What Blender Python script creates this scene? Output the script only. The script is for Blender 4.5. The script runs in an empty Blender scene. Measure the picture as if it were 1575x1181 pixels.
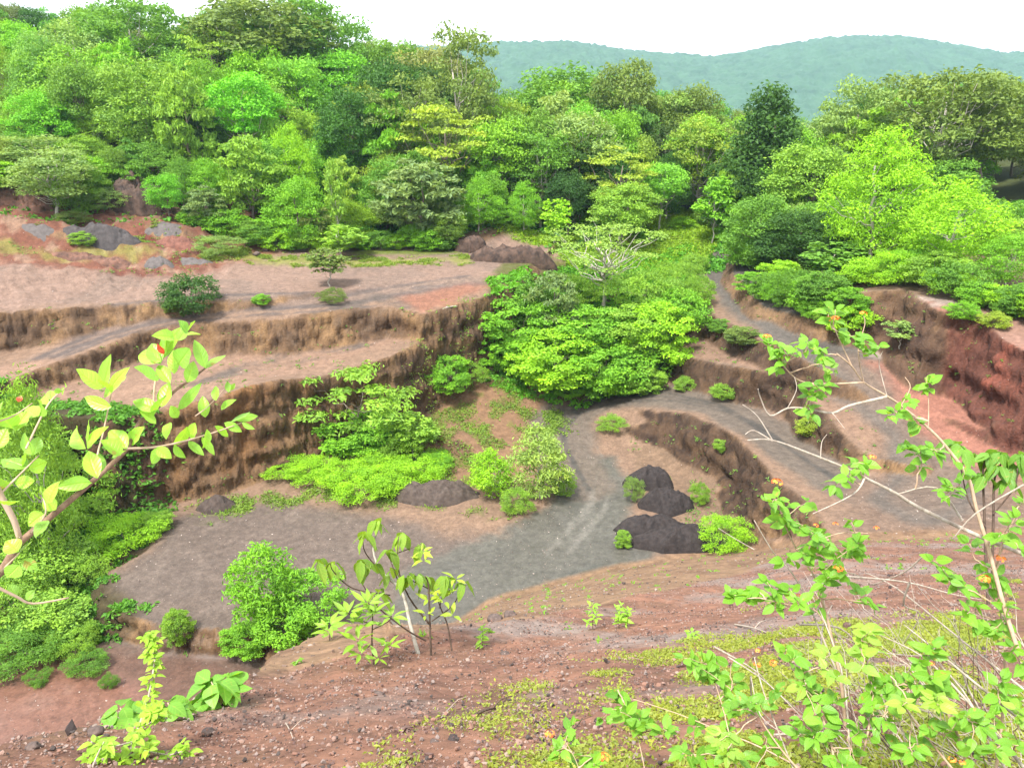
import bpy, math, random
import numpy as np
from mathutils import Vector, Matrix

# ------------------------------------------------------------------ camera
scene = bpy.context.scene
CAM_Z = 25.0
PITCH = math.radians(18.8)
F = 1236.0            # focal length in photograph pixels (1575 wide)
CX, CY = 787.5, 590.5
cam_data = bpy.data.cameras.new("camera")
cam_data.lens = 36.0 * F / 1575.0
cam_data.sensor_width = 36.0
cam_data.sensor_fit = 'HORIZONTAL'
cam_data.clip_start = 0.05
cam_data.clip_end = 20000.0
cam = bpy.data.objects.new("camera", cam_data)
scene.collection.objects.link(cam)
cam.location = (0, 0, CAM_Z)
cam.rotation_euler = (math.pi / 2 - PITCH, 0, 0)
scene.camera = cam

# ------------------------------------------------------------------ light
SUN_EL, SUN_ROT = math.radians(58), math.radians(215)
world = bpy.data.worlds.new("World")
scene.world = world
world.use_nodes = True
wn, wl = world.node_tree.nodes, world.node_tree.links
wn.clear()
w_out = wn.new('ShaderNodeOutputWorld')
w_bg = wn.new('ShaderNodeBackground')
w_sky = wn.new('ShaderNodeTexSky')
w_sky.sky_type = 'NISHITA'
w_sky.sun_disc = False
w_sky.sun_elevation = SUN_EL
w_sky.sun_rotation = SUN_ROT
w_sky.air_density = 1.0
w_sky.dust_density = 4.0
# an even white cloud sheet over the clear sky
w_mix = wn.new('ShaderNodeMixRGB')
w_mix.inputs['Fac'].default_value = 0.85
w_mix.inputs['Color2'].default_value = (9.0, 9.3, 9.8, 1)
wl.new(w_sky.outputs['Color'], w_mix.inputs['Color1'])
wl.new(w_mix.outputs['Color'], w_bg.inputs['Color'])
w_bg.inputs['Strength'].default_value = 0.10
wl.new(w_bg.outputs['Background'], w_out.inputs['Surface'])

sun_data = bpy.data.lights.new("sun", 'SUN')
sun_data.energy = 3.7
sun_data.angle = math.radians(10)
sun_data.color = (1.0, 0.96, 0.90)
sun = bpy.data.objects.new("sun", sun_data)
scene.collection.objects.link(sun)
_sd = Vector((math.sin(SUN_ROT) * math.cos(SUN_EL), math.cos(SUN_ROT) * math.cos(SUN_EL), math.sin(SUN_EL)))
sun.rotation_euler = _sd.to_track_quat('Z', 'Y').to_euler()

scene.view_settings.view_transform = 'Standard'
scene.view_settings.look = 'None'
scene.view_settings.exposure = 1.42
scene.view_settings.gamma = 1.0
scene.render.engine = 'CYCLES'
scene.cycles.max_bounces = 6
scene.cycles.diffuse_bounces = 3
scene.cycles.glossy_bounces = 2
scene.cycles.transmission_bounces = 4
scene.cycles.transparent_max_bounces = 6
scene.cycles.volume_bounces = 0
scene.cycles.use_denoising = True
scene.cycles.caustics_reflective = False
scene.cycles.caustics_refractive = False

# ------------------------------------------------------------------ helpers
SP, CP = math.sin(PITCH), math.cos(PITCH)

def ray(px, py):
    a = (px - CX) / F
    b = (CY - py) / F
    return np.array([a, CP + b * SP, -SP + b * CP])

def P(px, py, z):
    """ground point seen at a photograph position, for a known height"""
    d = ray(px, py)
    t = (z - CAM_Z) / d[2]
    return d[0] * t, d[1] * t

def at_depth(px, py, dist):
    """point at a straight-line distance from the camera"""
    d = ray(px, py)
    d = d / np.linalg.norm(d)
    return np.array([0, 0, CAM_Z]) + d * dist

def link(o):
    scene.collection.objects.link(o)
    return o

def tag(o, label=None, cat=None, group=None, kind=None):
    if label: o["label"] = label
    if cat: o["category"] = cat
    if group: o["group"] = group
    if kind: o["kind"] = kind
    return o

def empty(name, loc=(0, 0, 0), rz=0.0):
    o = bpy.data.objects.new(name, None)
    o.empty_display_size = 0.3
    o.location = loc
    o.rotation_euler = (0, 0, rz)
    return link(o)

def mesh_np(name, verts, faces, mats=None, smooth=False, attrs=None, fattrs=None, mat_idx=None):
    """mesh from numpy arrays; faces is an (n,4) or (n,3) array"""
    me = bpy.data.meshes.new(name)
    verts = np.asarray(verts, dtype=np.float32)
    faces = np.asarray(faces, dtype=np.int32)
    k = faces.shape[1]
    me.vertices.add(len(verts))
    me.vertices.foreach_set("co", verts.ravel())
    me.loops.add(faces.size)
    me.loops.foreach_set("vertex_index", faces.ravel())
    me.polygons.add(len(faces))
    me.polygons.foreach_set("loop_start", np.arange(0, faces.size, k, dtype=np.int32))
    me.polygons.foreach_set("use_smooth", np.full(len(faces), smooth, dtype=bool))
    for m in (mats or []):
        me.materials.append(m)
    if mat_idx is not None:
        me.polygons.foreach_set("material_index", np.asarray(mat_idx, dtype=np.int32))
    for nm, v in (attrs or {}).items():
        at = me.attributes.new(nm, 'FLOAT', 'POINT')
        at.data.foreach_set("value", np.asarray(v, dtype=np.float32))
    for nm, v in (fattrs or {}).items():
        at = me.attributes.new(nm, 'FLOAT', 'FACE')
        at.data.foreach_set("value", np.asarray(v, dtype=np.float32))
    me.update(calc_edges=True)
    return me

def obj(name, me, parent=None):
    o = bpy.data.objects.new(name, me)
    link(o)
    if parent is not None:
        o.parent = parent
    return o

# value noise -------------------------------------------------------
def _hash(ix, iy, iz, seed):
    h = (ix.astype(np.uint32) * np.uint32(374761393) + iy.astype(np.uint32) * np.uint32(668265263)
         + iz.astype(np.uint32) * np.uint32(2147483647 // 3) + np.uint32((seed * 974711 + 12345) & 0xffffffff))
    h = (h ^ (h >> np.uint32(13))) * np.uint32(1274126177)
    h = (h ^ (h >> np.uint32(16))) * np.uint32(2246822519)
    h = h ^ (h >> np.uint32(15))
    return h.astype(np.float32) / np.float32(4294967295.0)

def noise3(x, y, z, seed=0):
    """smooth value noise in -1..1"""
    x = np.asarray(x, dtype=np.float32); y = np.asarray(y, dtype=np.float32)
    z = np.zeros_like(x) + np.asarray(z, dtype=np.float32)
    fx, fy, fz = np.floor(x), np.floor(y), np.floor(z)
    ix, iy, iz = fx.astype(np.int64), fy.astype(np.int64), fz.astype(np.int64)
    tx, ty, tz = x - fx, y - fy, z - fz
    tx = tx * tx * (3 - 2 * tx); ty = ty * ty * (3 - 2 * ty); tz = tz * tz * (3 - 2 * tz)
    r = 0
    for dx in (0, 1):
        wx = tx if dx else 1 - tx
        for dy in (0, 1):
            wy = ty if dy else 1 - ty
            for dz in (0, 1):
                wz = tz if dz else 1 - tz
                r = r + wx * wy * wz * _hash(ix + dx, iy + dy, iz + dz, seed)
    return r * 2 - 1

def fbm(x, y, z=0.0, octaves=4, seed=0, gain=0.5):
    s = 0; a = 1.0; tot = 0
    for o in range(octaves):
        k = 2.03 ** o
        s = s + a * noise3(x * k + 17.3 * o, y * k - 9.1 * o, np.asarray(z) * k + 3.7 * o, seed + o)
        tot += a
        a *= gain
    return s / tot

def sstep(t):
    t = np.clip(t, 0, 1)
    return t * t * (3 - 2 * t)
# ------------------------------------------------------------------ terrain shape
def seg_dist(X, Y, a, b):
    ax, ay = a; bx, by = b
    dx, dy = bx - ax, by - ay
    L = dx * dx + dy * dy + 1e-9
    t = np.clip(((X - ax) * dx + (Y - ay) * dy) / L, 0, 1)
    return np.hypot(X - (ax + t * dx), Y - (ay + t * dy)), t

def poly_sd(poly, X, Y):
    """signed distance, positive inside"""
    d = np.full(X.shape, 1e9, dtype=np.float32)
    inside = np.zeros(X.shape, dtype=bool)
    n = len(poly)
    for i in range(n):
        a, b = poly[i], poly[(i + 1) % n]
        dd, _ = seg_dist(X, Y, a, b)
        d = np.minimum(d, dd)
        if a[1] != b[1]:
            c = (a[1] > Y) != (b[1] > Y)
            xi = a[0] + (Y - a[1]) / (b[1] - a[1]) * (b[0] - a[0])
            inside ^= c & (X < xi)
    return np.where(inside, d, -d)

class Spline:
    """thin-plate spline through height points"""
    def __init__(self, pts, lam=0.02):
        p = np.array(pts, dtype=np.float64)
        self.c = p[:, :2].mean(0); self.s = max(1e-6, np.abs(p[:, :2] - self.c).max())
        q = (p[:, :2] - self.c) / self.s
        n = len(q)
        r2 = ((q[:, None] - q[None]) ** 2).sum(-1)
        K = 0.5 * r2 * np.log(r2 + 1e-12) + lam * np.eye(n)
        Pm = np.hstack([np.ones((n, 1)), q])
        A = np.vstack([np.hstack([K, Pm]), np.hstack([Pm.T, np.zeros((3, 3))])])
        sol = np.linalg.solve(A, np.hstack([p[:, 2], np.zeros(3)]))
        self.q, self.w, self.a = q, sol[:n], sol[n:]
        self.lo, self.hi = p[:, 2].min() - 0.3, p[:, 2].max() + 0.3
    def __call__(self, X, Y):
        x = (X - self.c[0]) / self.s; y = (Y - self.c[1]) / self.s
        z = self.a[0] + self.a[1] * x + self.a[2] * y
        for (qx, qy), w in zip(self.q, self.w):
            r2 = (x - qx) ** 2 + (y - qy) ** 2
            z = z + w * 0.5 * r2 * np.log(r2 + 1e-12)
        return np.clip(z, self.lo, self.hi)

class Region:
    def __init__(self, outline, inner=(), w=1.0, rough=0.45, lam=0.003):
        w3 = [P(*v) + (v[2],) for v in outline]
        self.poly = [(a, b) for a, b, _ in w3]
        self.h = Spline(w3 + [P(*v) + (v[2],) for v in inner], lam)
        self.w, self.rough = w, rough
        a = np.array(self.poly)
        self.box = (a[:, 0].min() - w - 1, a[:, 0].max() + w + 1, a[:, 1].min() - w - 1, a[:, 1].max() + w + 1)
    def apply(self, X, Y, Z, sharp):
        m = (X > self.box[0]) & (X < self.box[1]) & (Y > self.box[2]) & (Y < self.box[3])
        if not m.any():
            return
        x, y = X[m], Y[m]
        sd = poly_sd(self.poly, x, y)
        sd = sd + self.rough * (1.15 * noise3(x * .32, y * .32, 1.5, 11) + .22 * noise3(x * .95, y * .95, 4.5, 12))
        wv = self.w * np.clip(1.15 + .75 * noise3(x * .22, y * .22, 6.5, 14) + .3 * noise3(x * .8, y * .8, 6.5, 15), .45, 2.2)
        k = np.clip((sd + wv) / wv, 0, 1)
        # loose debris at the foot, a broken shoulder at the lip
        ka = np.where(k < .38, k * .42, .16 + (k - .38) * 1.36)
        k = np.clip(ka * 1.01, 0, 1)
        k = np.where(k > .88, .88 + .12 * (1 - (1 - (k - .88) / .12) ** 2) * .5 + (k - .88) * .5, k)
        z = Z[m]
        Z[m] = z + (self.h(x, y) - z) * k

REGIONS = [
    # floor of the pit with the flat slab at its left
    Region([(265, 775, 1.5), (262, 812, 1.7), (225, 850, 1.8), (168, 882, 1.8), (150, 915, 1.7), (165, 943, 1.6), (250, 960, 1.6),
            (350, 967, 1.6), (420, 975, 1.7), (480, 1000, 1.8), (650, 1000, 1.8), (1300, 930, 2.0), (1330, 700, 3.0),
            (1000, 560, 5.0), (700, 545, 5.4), (560, 610, 3.6), (480, 640, 2.7), (300, 690, 1.8)],
           [(870, 790, 1.9), (860, 720, 2.2), (860, 650, 3.0), (760, 640, 3.2), (725, 575, 4.9), (665, 620, 3.5), (560, 700, 2.3),
            (400, 760, 1.7), (1000, 760, 1.9), (1080, 820, 1.9), (800, 900, 1.8), (930, 630, 3.5), (1000, 680, 2.4), (1060, 700, 2.2)],
           w=0.7, rough=0.3),
    # bench carrying the lower road on the right
    Region([(895, 640, 3.2), (935, 630, 3.7), (975, 627, 4.1), (1050, 636, 4.8), (1105, 650, 5.2), (1125, 668, 5.35), (1160, 705, 5.55),
            (1200, 742, 5.6), (1262, 798, 6.1), (1310, 880, 6.3), (1500, 900, 6.5), (1700, 860, 6.9), (1700, 700, 7.6), (1330, 640, 5.6), (1200, 570, 5.2),
            (1100, 550, 5.0), (1000, 560, 4.6), (900, 590, 3.6)],
           [(1000, 606, 4.5), (1100, 620, 4.9), (1170, 630, 5.0), (1250, 684, 4.9), (1300, 724, 5.3), (1400, 780, 6.3), (870, 630, 3.1)], w=1.9),
    # next bench up on the right
    Region([(1004, 536, 6.9), (1090, 557, 7.2), (1170, 575, 7.4), (1225, 594, 7.3), (1250, 618, 7.2), (1292, 660, 6.7), (1345, 706, 6.2),
            (1420, 720, 6.4), (1480, 690, 7.0), (1400, 620, 7.6), (1300, 560, 8.2), (1200, 510, 8.6), (1080, 480, 8.5), (1000, 490, 7.6)],
           [(1100, 530, 7.7), (1190, 545, 8.3), (1300, 625, 7.3)], w=1.0, rough=.3),
    # upper road on the right
    Region([(1072, 476, 9.4), (1130, 503, 9.4), (1185, 530, 9.3), (1240, 558, 9.0), (1312, 590, 8.4), (1380, 640, 7.3), (1425, 690, 6.5), (1470, 750, 6.2),
            (1600, 780, 6.8), (1750, 640, 8.4), (1575, 560, 9.0), (1440, 520, 9.2), (1350, 500, 9.6), (1240, 460, 10.2),
            (1150, 410, 10.8), (1110, 380, 11.3), (1050, 380, 11.3), (1060, 430, 10.3)],
           [(1440, 600, 8.4), (1400, 560, 9.0), (1500, 640, 7.8), (1500, 700, 6.9), (1200, 500, 9.8)], w=0.9, rough=.3),
    # low step of red soil at the right edge
    Region([(1430, 634, 7.7), (1470, 645, 7.7), (1520, 662, 7.75), (1580, 686, 7.8), (1720, 720, 8.0), (1720, 620, 8.8), (1575, 600, 8.6), (1450, 590, 8.5)],
           w=0.6, rough=.3),
    # slope carrying the bushes in the middle
    Region([(742, 566, 4.9), (850, 602, 4.4), (1000, 590, 4.6), (1012, 540, 7.0), (1082, 476, 9.4), (1062, 385, 11.4), (900, 385, 12.0), (780, 410, 11.8), (770, 470, 9.0)],
           [(900, 480, 8.4)], w=0.8),
    # left lower bench
    Region([(668, 505, 9.0), (652, 522, 8.7), (600, 548, 8.3), (540, 565, 7.9), (457, 586, 7.7), (381, 604, 7.7), (324, 613, 7.8), (250, 630, 7.6),
            (170, 648, 7.4), (90, 640, 7.3), (-90, 640, 7.0), (-90, 500, 7.6), (300, 470, 8.6), (700, 440, 9.6)],
           [(500, 540, 8.1), (350, 553, 8.1)], w=0.8, rough=.35),
    # left middle bench with the cut nose at its end
    Region([(-90, 640, 8.2), (0, 592, 8.6), (65, 566, 8.9), (152, 535, 9.5), (213, 509, 10.0), (267, 498, 10.3), (343, 497, 10.45), (419, 490, 10.6),
            (500, 481, 10.75), (600, 473, 10.8), (652, 484, 10.5), (690, 474, 10.7), (738, 458, 11.05), (785, 443, 11.4), (806, 424, 11.8), (820, 385, 12.3),
            (550, 400, 12.0), (250, 430, 11.0), (-90, 440, 9.0)],
           [(500, 460, 11.1), (620, 447, 11.4), (300, 480, 10.6), (30, 555, 8.7), (700, 432, 11.7)], w=0.9, rough=.35),
    # left upper terrace
    Region([(-90, 488, 11.4), (0, 482, 11.5), (100, 475, 11.5), (200, 467, 11.5), (250, 464, 11.5), (350, 460, 11.6), (450, 452, 11.6), (520, 445, 11.6),
            (590, 437, 11.7), (640, 428, 11.8), (820, 405, 12.0), (860, 370, 12.6), (600, 350, 13.4), (300, 355, 13.8), (-120, 385, 13.2)],
           [(400, 400, 12.2), (100, 430, 11.7), (150, 400, 12.3)], w=0.7, rough=.3),
    # forest shelf above the right hand cut
    Region([(1180, 470, 10.9), (1262, 490, 11.0), (1306, 452, 12.9), (1400, 447, 13.3), (1450, 476, 13.3), (1490, 492, 13.0), (1540, 520, 12.6), (1600, 545, 12.4), (1800, 640, 12.0),
            (2000, 480, 13.5), (1900, 330, 16.5), (1500, 310, 16.0), (1300, 330, 14.0), (1150, 340, 12.6), (1125, 420, 11.4)],
           [(1400, 400, 13.8), (1250, 420, 12.3)], w=1.25, rough=0.7),
]
BUMPS = [  # mounds: px, py, z of the foot, radius across, radius deep, height
    (210, 318, 15.0, 3.4, 2.6, 1.6), (30, 320, 16.2, 3.4, 2.5, 1.0), (140, 330, 15.4, 5, 3, .7), (270, 372, 13.6, 3.5, 1.6, .9),
    (60, 385, 13.4, 4, 2, .8), (200, 392, 13.1, 5, 1.5, .6), (745, 366, 12.9, 3.2, 2.2, 1.2), (800, 368, 12.7, 3.6, 2.2, 1.0), (390, 365, 13.4, 3, 2, .5),
    (640, 700, 2.2, 3.2, 1.8, .8), (700, 690, 2.3, 3, 2, .9), (420, 722, 1.9, 3.5, 2.0, .45), (780, 790, 1.9, 3.5, 3.0, .35),
]
S_AZ = np.radians([-60, -34, -30, -24, -18.5, -14, -8, -2, 7.5, 18.4, 24.5, 31.6, 60])
S_V = np.array([.60, .60, .60, .60, .60, .585, .585, .585, .57, .5516, .525, .520, .50])
C_AZ = np.radians([-60, -38.6, -31, -25.7, -21.8, -19, -14.3, -8, -2, 7.5, 15, 60])
C_V = np.array([4.3, 4.5, 5.5, 6.2, 7.1, 9.9, 12.6, 12.0, 11.5, 13.0, 20, 30])
X_V = np.array([.75, .75, .75, .75, .75, .75, .75, .20, .072, .02, 0, 0])

def near_slope(X, Y):
    az = np.arctan2(X, np.maximum(Y, .2))
    s = np.interp(az, S_AZ, S_V)
    yc = np.interp(az, C_AZ, C_V)
    z = 23.4 - s * Y
    over = np.maximum(Y - yc, 0)
    z = z - over * np.interp(az, C_AZ, X_V) * sstep(over / 1.5)
    # low hump along the break of slope, rubble waves
    yb = np.interp(az, np.radians([-30, -10, 0, 8, 20, 35]), [99, 10.5, 11.5, 14.0, 17.0, 20.0])
    z = z + 0.16 * np.exp(-((Y - yb) / 1.2) ** 2) + 0.10 * fbm(X * .55, Y * .55, 0.3, 3, 40) + 0.05 * fbm(X * 1.9, Y * 1.9, .7, 2, 44)
    return z

def far_ground(X, Y):
    d = np.hypot(X, Y); az = np.degrees(np.arctan2(X, np.maximum(Y, 1)))
    g = np.interp(az, [-60, -33, -18, -6, 3, 12, 22, 33, 60], [.26, .26, .25, .17, .10, .09, .12, .13, .13])
    d0 = np.interp(az, [-60, -33, -24, -10, 3, 12, 20, 33, 60], [76, 76, 76, 78, 82, 84, 84, 70, 60])
    z = 12.4 + g * np.clip(np.minimum(d, 172) - d0, 0, None) * np.interp(d, [0, 140, 200], [1, 1, .9])
    z = z + np.interp(az, [-60, -34, -22, -14, 0], [1.4, 1.4, .9, .2, 0]) * sstep((d - 68) / 14)
    back = np.clip(d - 165, 0, None)
    z = z - np.clip(back * .45, 0, 85)
    return z + .3 * fbm(X * .12, Y * .12, 2.0, 3, 5)

def height(X, Y):
    X = np.asarray(X, dtype=np.float32); Y = np.asarray(Y, dtype=np.float32)
    d = np.hypot(X, Y)
    Z = 0.35 + .12 * noise3(X * .3, Y * .3, 0, 21)
    # ground on the far left below the cut rises toward the wall
    px = CX + F * X / np.maximum(Y, .5)
    Z = Z + 1.2 * sstep((Y - 33) / 10) * sstep((-X - 14) / 8)
    for R in REGIONS[:-1]:
        R.apply(X, Y, Z, None)
    fz = far_ground(X, Y)
    edge = np.interp(np.degrees(np.arctan2(X, np.maximum(Y, .5))), [-60, -33, -20, -10, 0, 6, 14, 17, 22, 33, 60],
                     [68, 68, 70, 72, 73, 76, 80, 78, 74, 74, 74])
    k = sstep((d - edge) / 7.0)
    Z = Z + (fz - Z) * k
    REGIONS[-1].apply(X, Y, Z, None)
    for (bx, by, bz, rx, ry, bh) in BUMPS:
        cx, cy = P(bx, by, bz)
        r = ((X - cx) / rx) ** 2 + ((Y - cy) / ry) ** 2
        r = np.clip(r, 0, 30) * (1 + .35 * noise3(X * .7, Y * .7, 9., 31))
        Z = Z + bh * np.exp(-1.3 * r ** 1.4)
    ns = near_slope(X, Y)
    kk = 0.5
    h = np.clip(0.5 + 0.5 * (ns - Z) / kk, 0, 1)
    Z = Z * (1 - h) + ns * h + kk * h * (1 - h) * np.where(np.abs(ns - Z) < kk, 1, 0)
    return Z

def zat(x, y):
    return float(height(np.array([x]), np.array([y]))[0])

def hit(px, py, lo=2.0, hi=400.0):
    """first ground point along the view ray through a photograph position"""
    d = ray(px, py)
    t = np.concatenate([np.arange(lo, 30, .04), np.arange(30, min(hi, 170), .08)])
    X, Y, Zr = d[0] * t, d[1] * t, CAM_Z + d[2] * t
    below = np.nonzero(Zr < height(X, Y))[0]
    i = below[0] if len(below) else len(t) - 1
    return np.array([X[i], Y[i], height(X[i:i + 1], Y[i:i + 1])[0]])

# ---- grid: columns of equal azimuth, rows spaced by how large they look
az = np.concatenate([np.radians(np.arange(-75, -36, 1.5)), np.radians(np.arange(-36, 36, .085)), np.radians(np.arange(36, 76, 1.5))])
dd = np.concatenate([np.arange(.6, 8, .04), np.arange(8, 28, .09), np.arange(28, 80, .075), np.arange(80, 180, .5)])
A, D = np.meshgrid(az, dd, indexing='ij')
Xf, Yf = (np.sin(A) * D).astype(np.float32), (np.cos(A) * D).astype(np.float32)
Zf = height(Xf, Yf)
step = np.hypot(np.diff(D, axis=1), 1.0 * np.diff(Zf, axis=1))
mid = (D[:, 1:] + D[:, :-1]) / 2
wgt = step / np.maximum(mid, 3) + .25 * np.diff(D, axis=1) / np.maximum(mid, 6)
cum = np.concatenate([np.zeros((len(az), 1)), np.cumsum(wgt, axis=1)], axis=1)
# neighbouring columns share their spacing so that rows run smoothly
NR = 1150
k9 = np.ones(7) / 7
cums = np.apply_along_axis(lambda c: np.convolve(np.pad(c, 3, mode='edge'), k9, mode='valid'), 0, cum)
rows = np.empty((len(az), NR))
for i in range(len(az)):
    rows[i] = np.interp(np.linspace(0, cums[i, -1], NR), cums[i], dd)
extra = np.array([190, 205, 225, 250, 290, 340, 400, 500, 650, 900, 1300, 1880.])
rows = np.concatenate([rows, np.repeat(extra[None], len(az), 0)], axis=1)
NR += len(extra)
GA = np.repeat(az[:, None], NR, 1)
GX, GY = (np.sin(GA) * rows).astype(np.float32), (np.cos(GA) * rows).astype(np.float32)
GZ = height(GX, GY).astype(np.float32)

def grid_normals(X, Y, Z):
    p = np.stack([X, Y, Z], -1)
    du = np.gradient(p, axis=0); dv = np.gradient(p, axis=1)
    n = np.cross(dv, du)
    n /= np.linalg.norm(n, axis=-1, keepdims=True) + 1e-12
    n[n[..., 2] < 0] *= -1
    return n
GN = grid_normals(GX, GY, GZ)
steep = sstep((0.86 - GN[..., 2]) / 0.40)
quarry = (1 - sstep((rows - 84) / 8)).astype(np.float32)
nearm = near_slope(GX, GY) > GZ - .6
crisp = sstep((0.86 - GN[..., 2]) / 0.14)
def blur(M, n):
    q = np.ones(n) / n
    h = n // 2
    P_ = np.pad(M, ((h, h), (1, 1)), mode='edge')
    out = sum(P_[i:i + M.shape[0], 1:-1] for i in range(n)) / n
    P_ = np.pad(out, ((0, 0), (1, 1)), mode='edge')
    return .25 * P_[:, :-2] + .5 * P_[:, 1:-1] + .25 * P_[:, 2:]
crisp = sstep((blur(crisp, 7) - .5) * 2.2 + .5)
GN = np.stack([blur(GN[..., i], 5) for i in range(3)], -1)
steep = blur(steep, 7)
steep_q = steep * quarry * np.where(nearm, .35, 1)
# eroded faces: gullies run down the slope, ledges run along it
gul = fbm(GX * .9, GY * .9, GZ * .12, 3, 61)
gul2 = noise3(GX * 2.6, GY * 2.6, GZ * .25, 65)
led = fbm(GX * .25, GY * .25, GZ * 1.6, 3, 71)
rock = fbm(GX * 1.6, GY * 1.6, GZ * 1.6, 4, 81)
ridge = 1 - np.abs(fbm(GX * 1.1, GY * 1.1, GZ * 1.0, 4, 83)) * 2.2
crumb = 1 - np.abs(fbm(GX * 3.2, GY * 3.2, GZ * 3.2, 3, 84)) * 2
disp = steep_q * (.26 * ridge + .13 * crumb - .15 + .30 * fbm(GX * .7, GY * .7, GZ * 1.1, 3, 87) +   .05 * gul + .46 * led + .40 * rock + .14 * fbm(GX * 5.1, GY * 5.1, GZ * 4.3, 2, 85))
flat = (1 - steep) * quarry
rough_flat = np.clip(fbm(GX * .12, GY * .12, 0, 3, 91) + .2, 0, 1)
dz = flat * (.05 * fbm(GX * .7, GY * .7, 0, 3, 95) + .035 * rough_flat * fbm(GX * 3.1, GY * 3.1, 0, 3, 97))
dz = dz + np.where(nearm, .025 * fbm(GX * 4.2, GY * 4.2, 0, 3, 101), 0)
# the broken red mounds at the far left are rougher
ml = sstep((rows - 62) / 8) * sstep((np.degrees(-GA) - 17.5) / 4) * quarry
dz = dz + ml * (.55 * np.abs(fbm(GX * .45, GY * .45, 0, 3, 111)) + .28 * fbm(GX * 1.5, GY * 1.5, 0, 3, 113))
GX = GX + GN[..., 0] * disp; GY = GY + GN[..., 1] * disp; GZ = GZ + GN[..., 2] * disp + dz
# ------------------------------------------------------------------ soil colours
def lin(r, g, b, k=2.7):
    v = np.array([r, g, b], dtype=np.float64) / 255.0
    v = np.where(v <= .04045, v / 12.92, ((v + .055) / 1.055) ** 2.4)
    return v / k

NX = noise3(GX * .5, GY * .5, 0, 201) * .6 + noise3(GX * 1.4, GY * 1.4, 0, 202) * .3 + noise3(GX * 4, GY * 4, 0, 203) * .2

def area(pts, feather=.6, ragged=.8):
    poly = [P(*p) for p in pts]
    a = np.array(poly)
    e = feather + ragged + .5
    m = (GX > a[:, 0].min() - e) & (GX < a[:, 0].max() + e) & (GY > a[:, 1].min() - e) & (GY < a[:, 1].max() + e)
    out = np.zeros(GX.shape, dtype=np.float32)
    if m.any():
        out[m] = sstep((poly_sd(poly, GX[m], GY[m]) + ragged * NX[m]) / feather + .5)
    return out

def stroke(pts, width, feather=.6, ragged=.5):
    q = [P(*p) for p in pts]
    a = np.array(q); e = width + feather + ragged
    m = (GX > a[:, 0].min() - e) & (GX < a[:, 0].max() + e) & (GY > a[:, 1].min() - e) & (GY < a[:, 1].max() + e)
    out = np.zeros(GX.shape, dtype=np.float32)
    d = np.full(int(m.sum()), 1e9, dtype=np.float32)
    for i in range(len(q) - 1):
        d = np.minimum(d, seg_dist(GX[m], GY[m], q[i], q[i + 1])[0])
    out[m] = sstep((width / 2 - d + ragged * NX[m]) / feather + .5)
    return out

COL = np.zeros(GX.shape + (3,), dtype=np.float32) + lin(168, 137, 114)

def paint(mask, col, amount=1.0):
    global COL
    k = (mask * amount)[..., None]
    COL = COL + (np.asarray(col, dtype=np.float32) - COL) * k

n1 = fbm(GX * .22, GY * .22, 0, 4, 211)
n2 = fbm(GX * .9, GY * .9, 0, 4, 212)
n3 = fbm(GX * 3.0, GY * 3.0, 0, 3, 213)
flatm = 1 - steep
# --- broad soils
FARM = sstep((rows - 74) / 8)
paint(FARM, lin(95, 105, 55))
terr = area([(-200, 486, 11.5), (640, 440, 11.7), (830, 410, 12), (860, 370, 12.6), (560, 372, 12.8), (330, 385, 12.6), (-200, 420, 12)], 1.5)
paint(terr, lin(172, 142, 125))
paint(terr * sstep(n1 * 3 + .1), lin(154, 131, 117), .7)
mounds = area([(-250, 440, 12), (300, 420, 12.2), (430, 390, 12.6), (420, 352, 13.6), (260, 312, 15.0), (180, 298, 16), (-250, 300, 16)], 2.0)
paint(mounds, lin(150, 98, 78))
paint(mounds * sstep(n2 * 3), lin(185, 150, 125), .8)
paint(mounds * sstep(n1 * 4 - .6), lin(130, 72, 56))
paint(mounds * steep, lin(98, 68, 54), .75)
pond = area([(-300, 1180, .3), (420, 1180, .4), (390, 1000, .4), (200, 985, .4), (60, 1000, .4), (-300, 1000, .4)], 1.4)
paint(pond, lin(132, 100, 85))
pond2 = area([(-300, 1250, .3), (230, 1180, .4), (240, 1100, .4), (150, 1035, .4), (-300, 1035, .4)], 1.2, 1.0)
paint(pond2, lin(160, 116, 99))
paint(pond2 * sstep(n2 * 4 - .4), lin(172, 132, 116), .6)
slab = area([(270, 790, 1.7), (225, 850, 1.8), (150, 900, 1.7), (160, 960, 1.6), (500, 1000, 1.8), (700, 1000, 1.8), (760, 830, 1.9), (600, 800, 1.9), (430, 770, 1.8)], 2.0)
paint(slab, lin(132, 116, 105))
paint(slab * sstep(n2 * 3), lin(146, 129, 117), .7)
backfloor = area([(640, 640, 3.2), (700, 580, 4.6), (860, 605, 3.8), (870, 700, 2.3), (780, 760, 2), (560, 740, 2)], 2.2)
paint(backfloor, lin(165, 128, 98))
paint(backfloor * sstep(n2 * 3.2 + .5), lin(140, 136, 72), .85)
weed = stroke([(300, 785, 1.8), (400, 765, 1.8), (520, 760, 1.9), (640, 765, 2.0), (760, 780, 2)], 2.2, 1.2, 1.2)
paint(weed * sstep(n2 * 3 + .3), lin(135, 140, 75), .75)
wet = area([(600, 880, 1.9), (690, 840, 1.9), (800, 815, 1.9), (850, 770, 1.9), (880, 700, 2.2), (950, 700, 2.2), (985, 760, 2), (960, 800, 1.9),
            (1010, 860, 1.9), (1000, 900, 1.9), (800, 960, 1.9), (600, 960, 1.9)], 1.0, .7)
paint(wet, lin(121, 117, 107))
paint(wet * sstep(n1 * 4), lin(106, 106, 98), .7)
inner = area([(960, 680, 2.6), (1060, 690, 2.3), (1100, 760, 1.9), (1140, 820, 1.9), (1060, 830, 1.9), (990, 760, 1.9)], 1.0)
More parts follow.
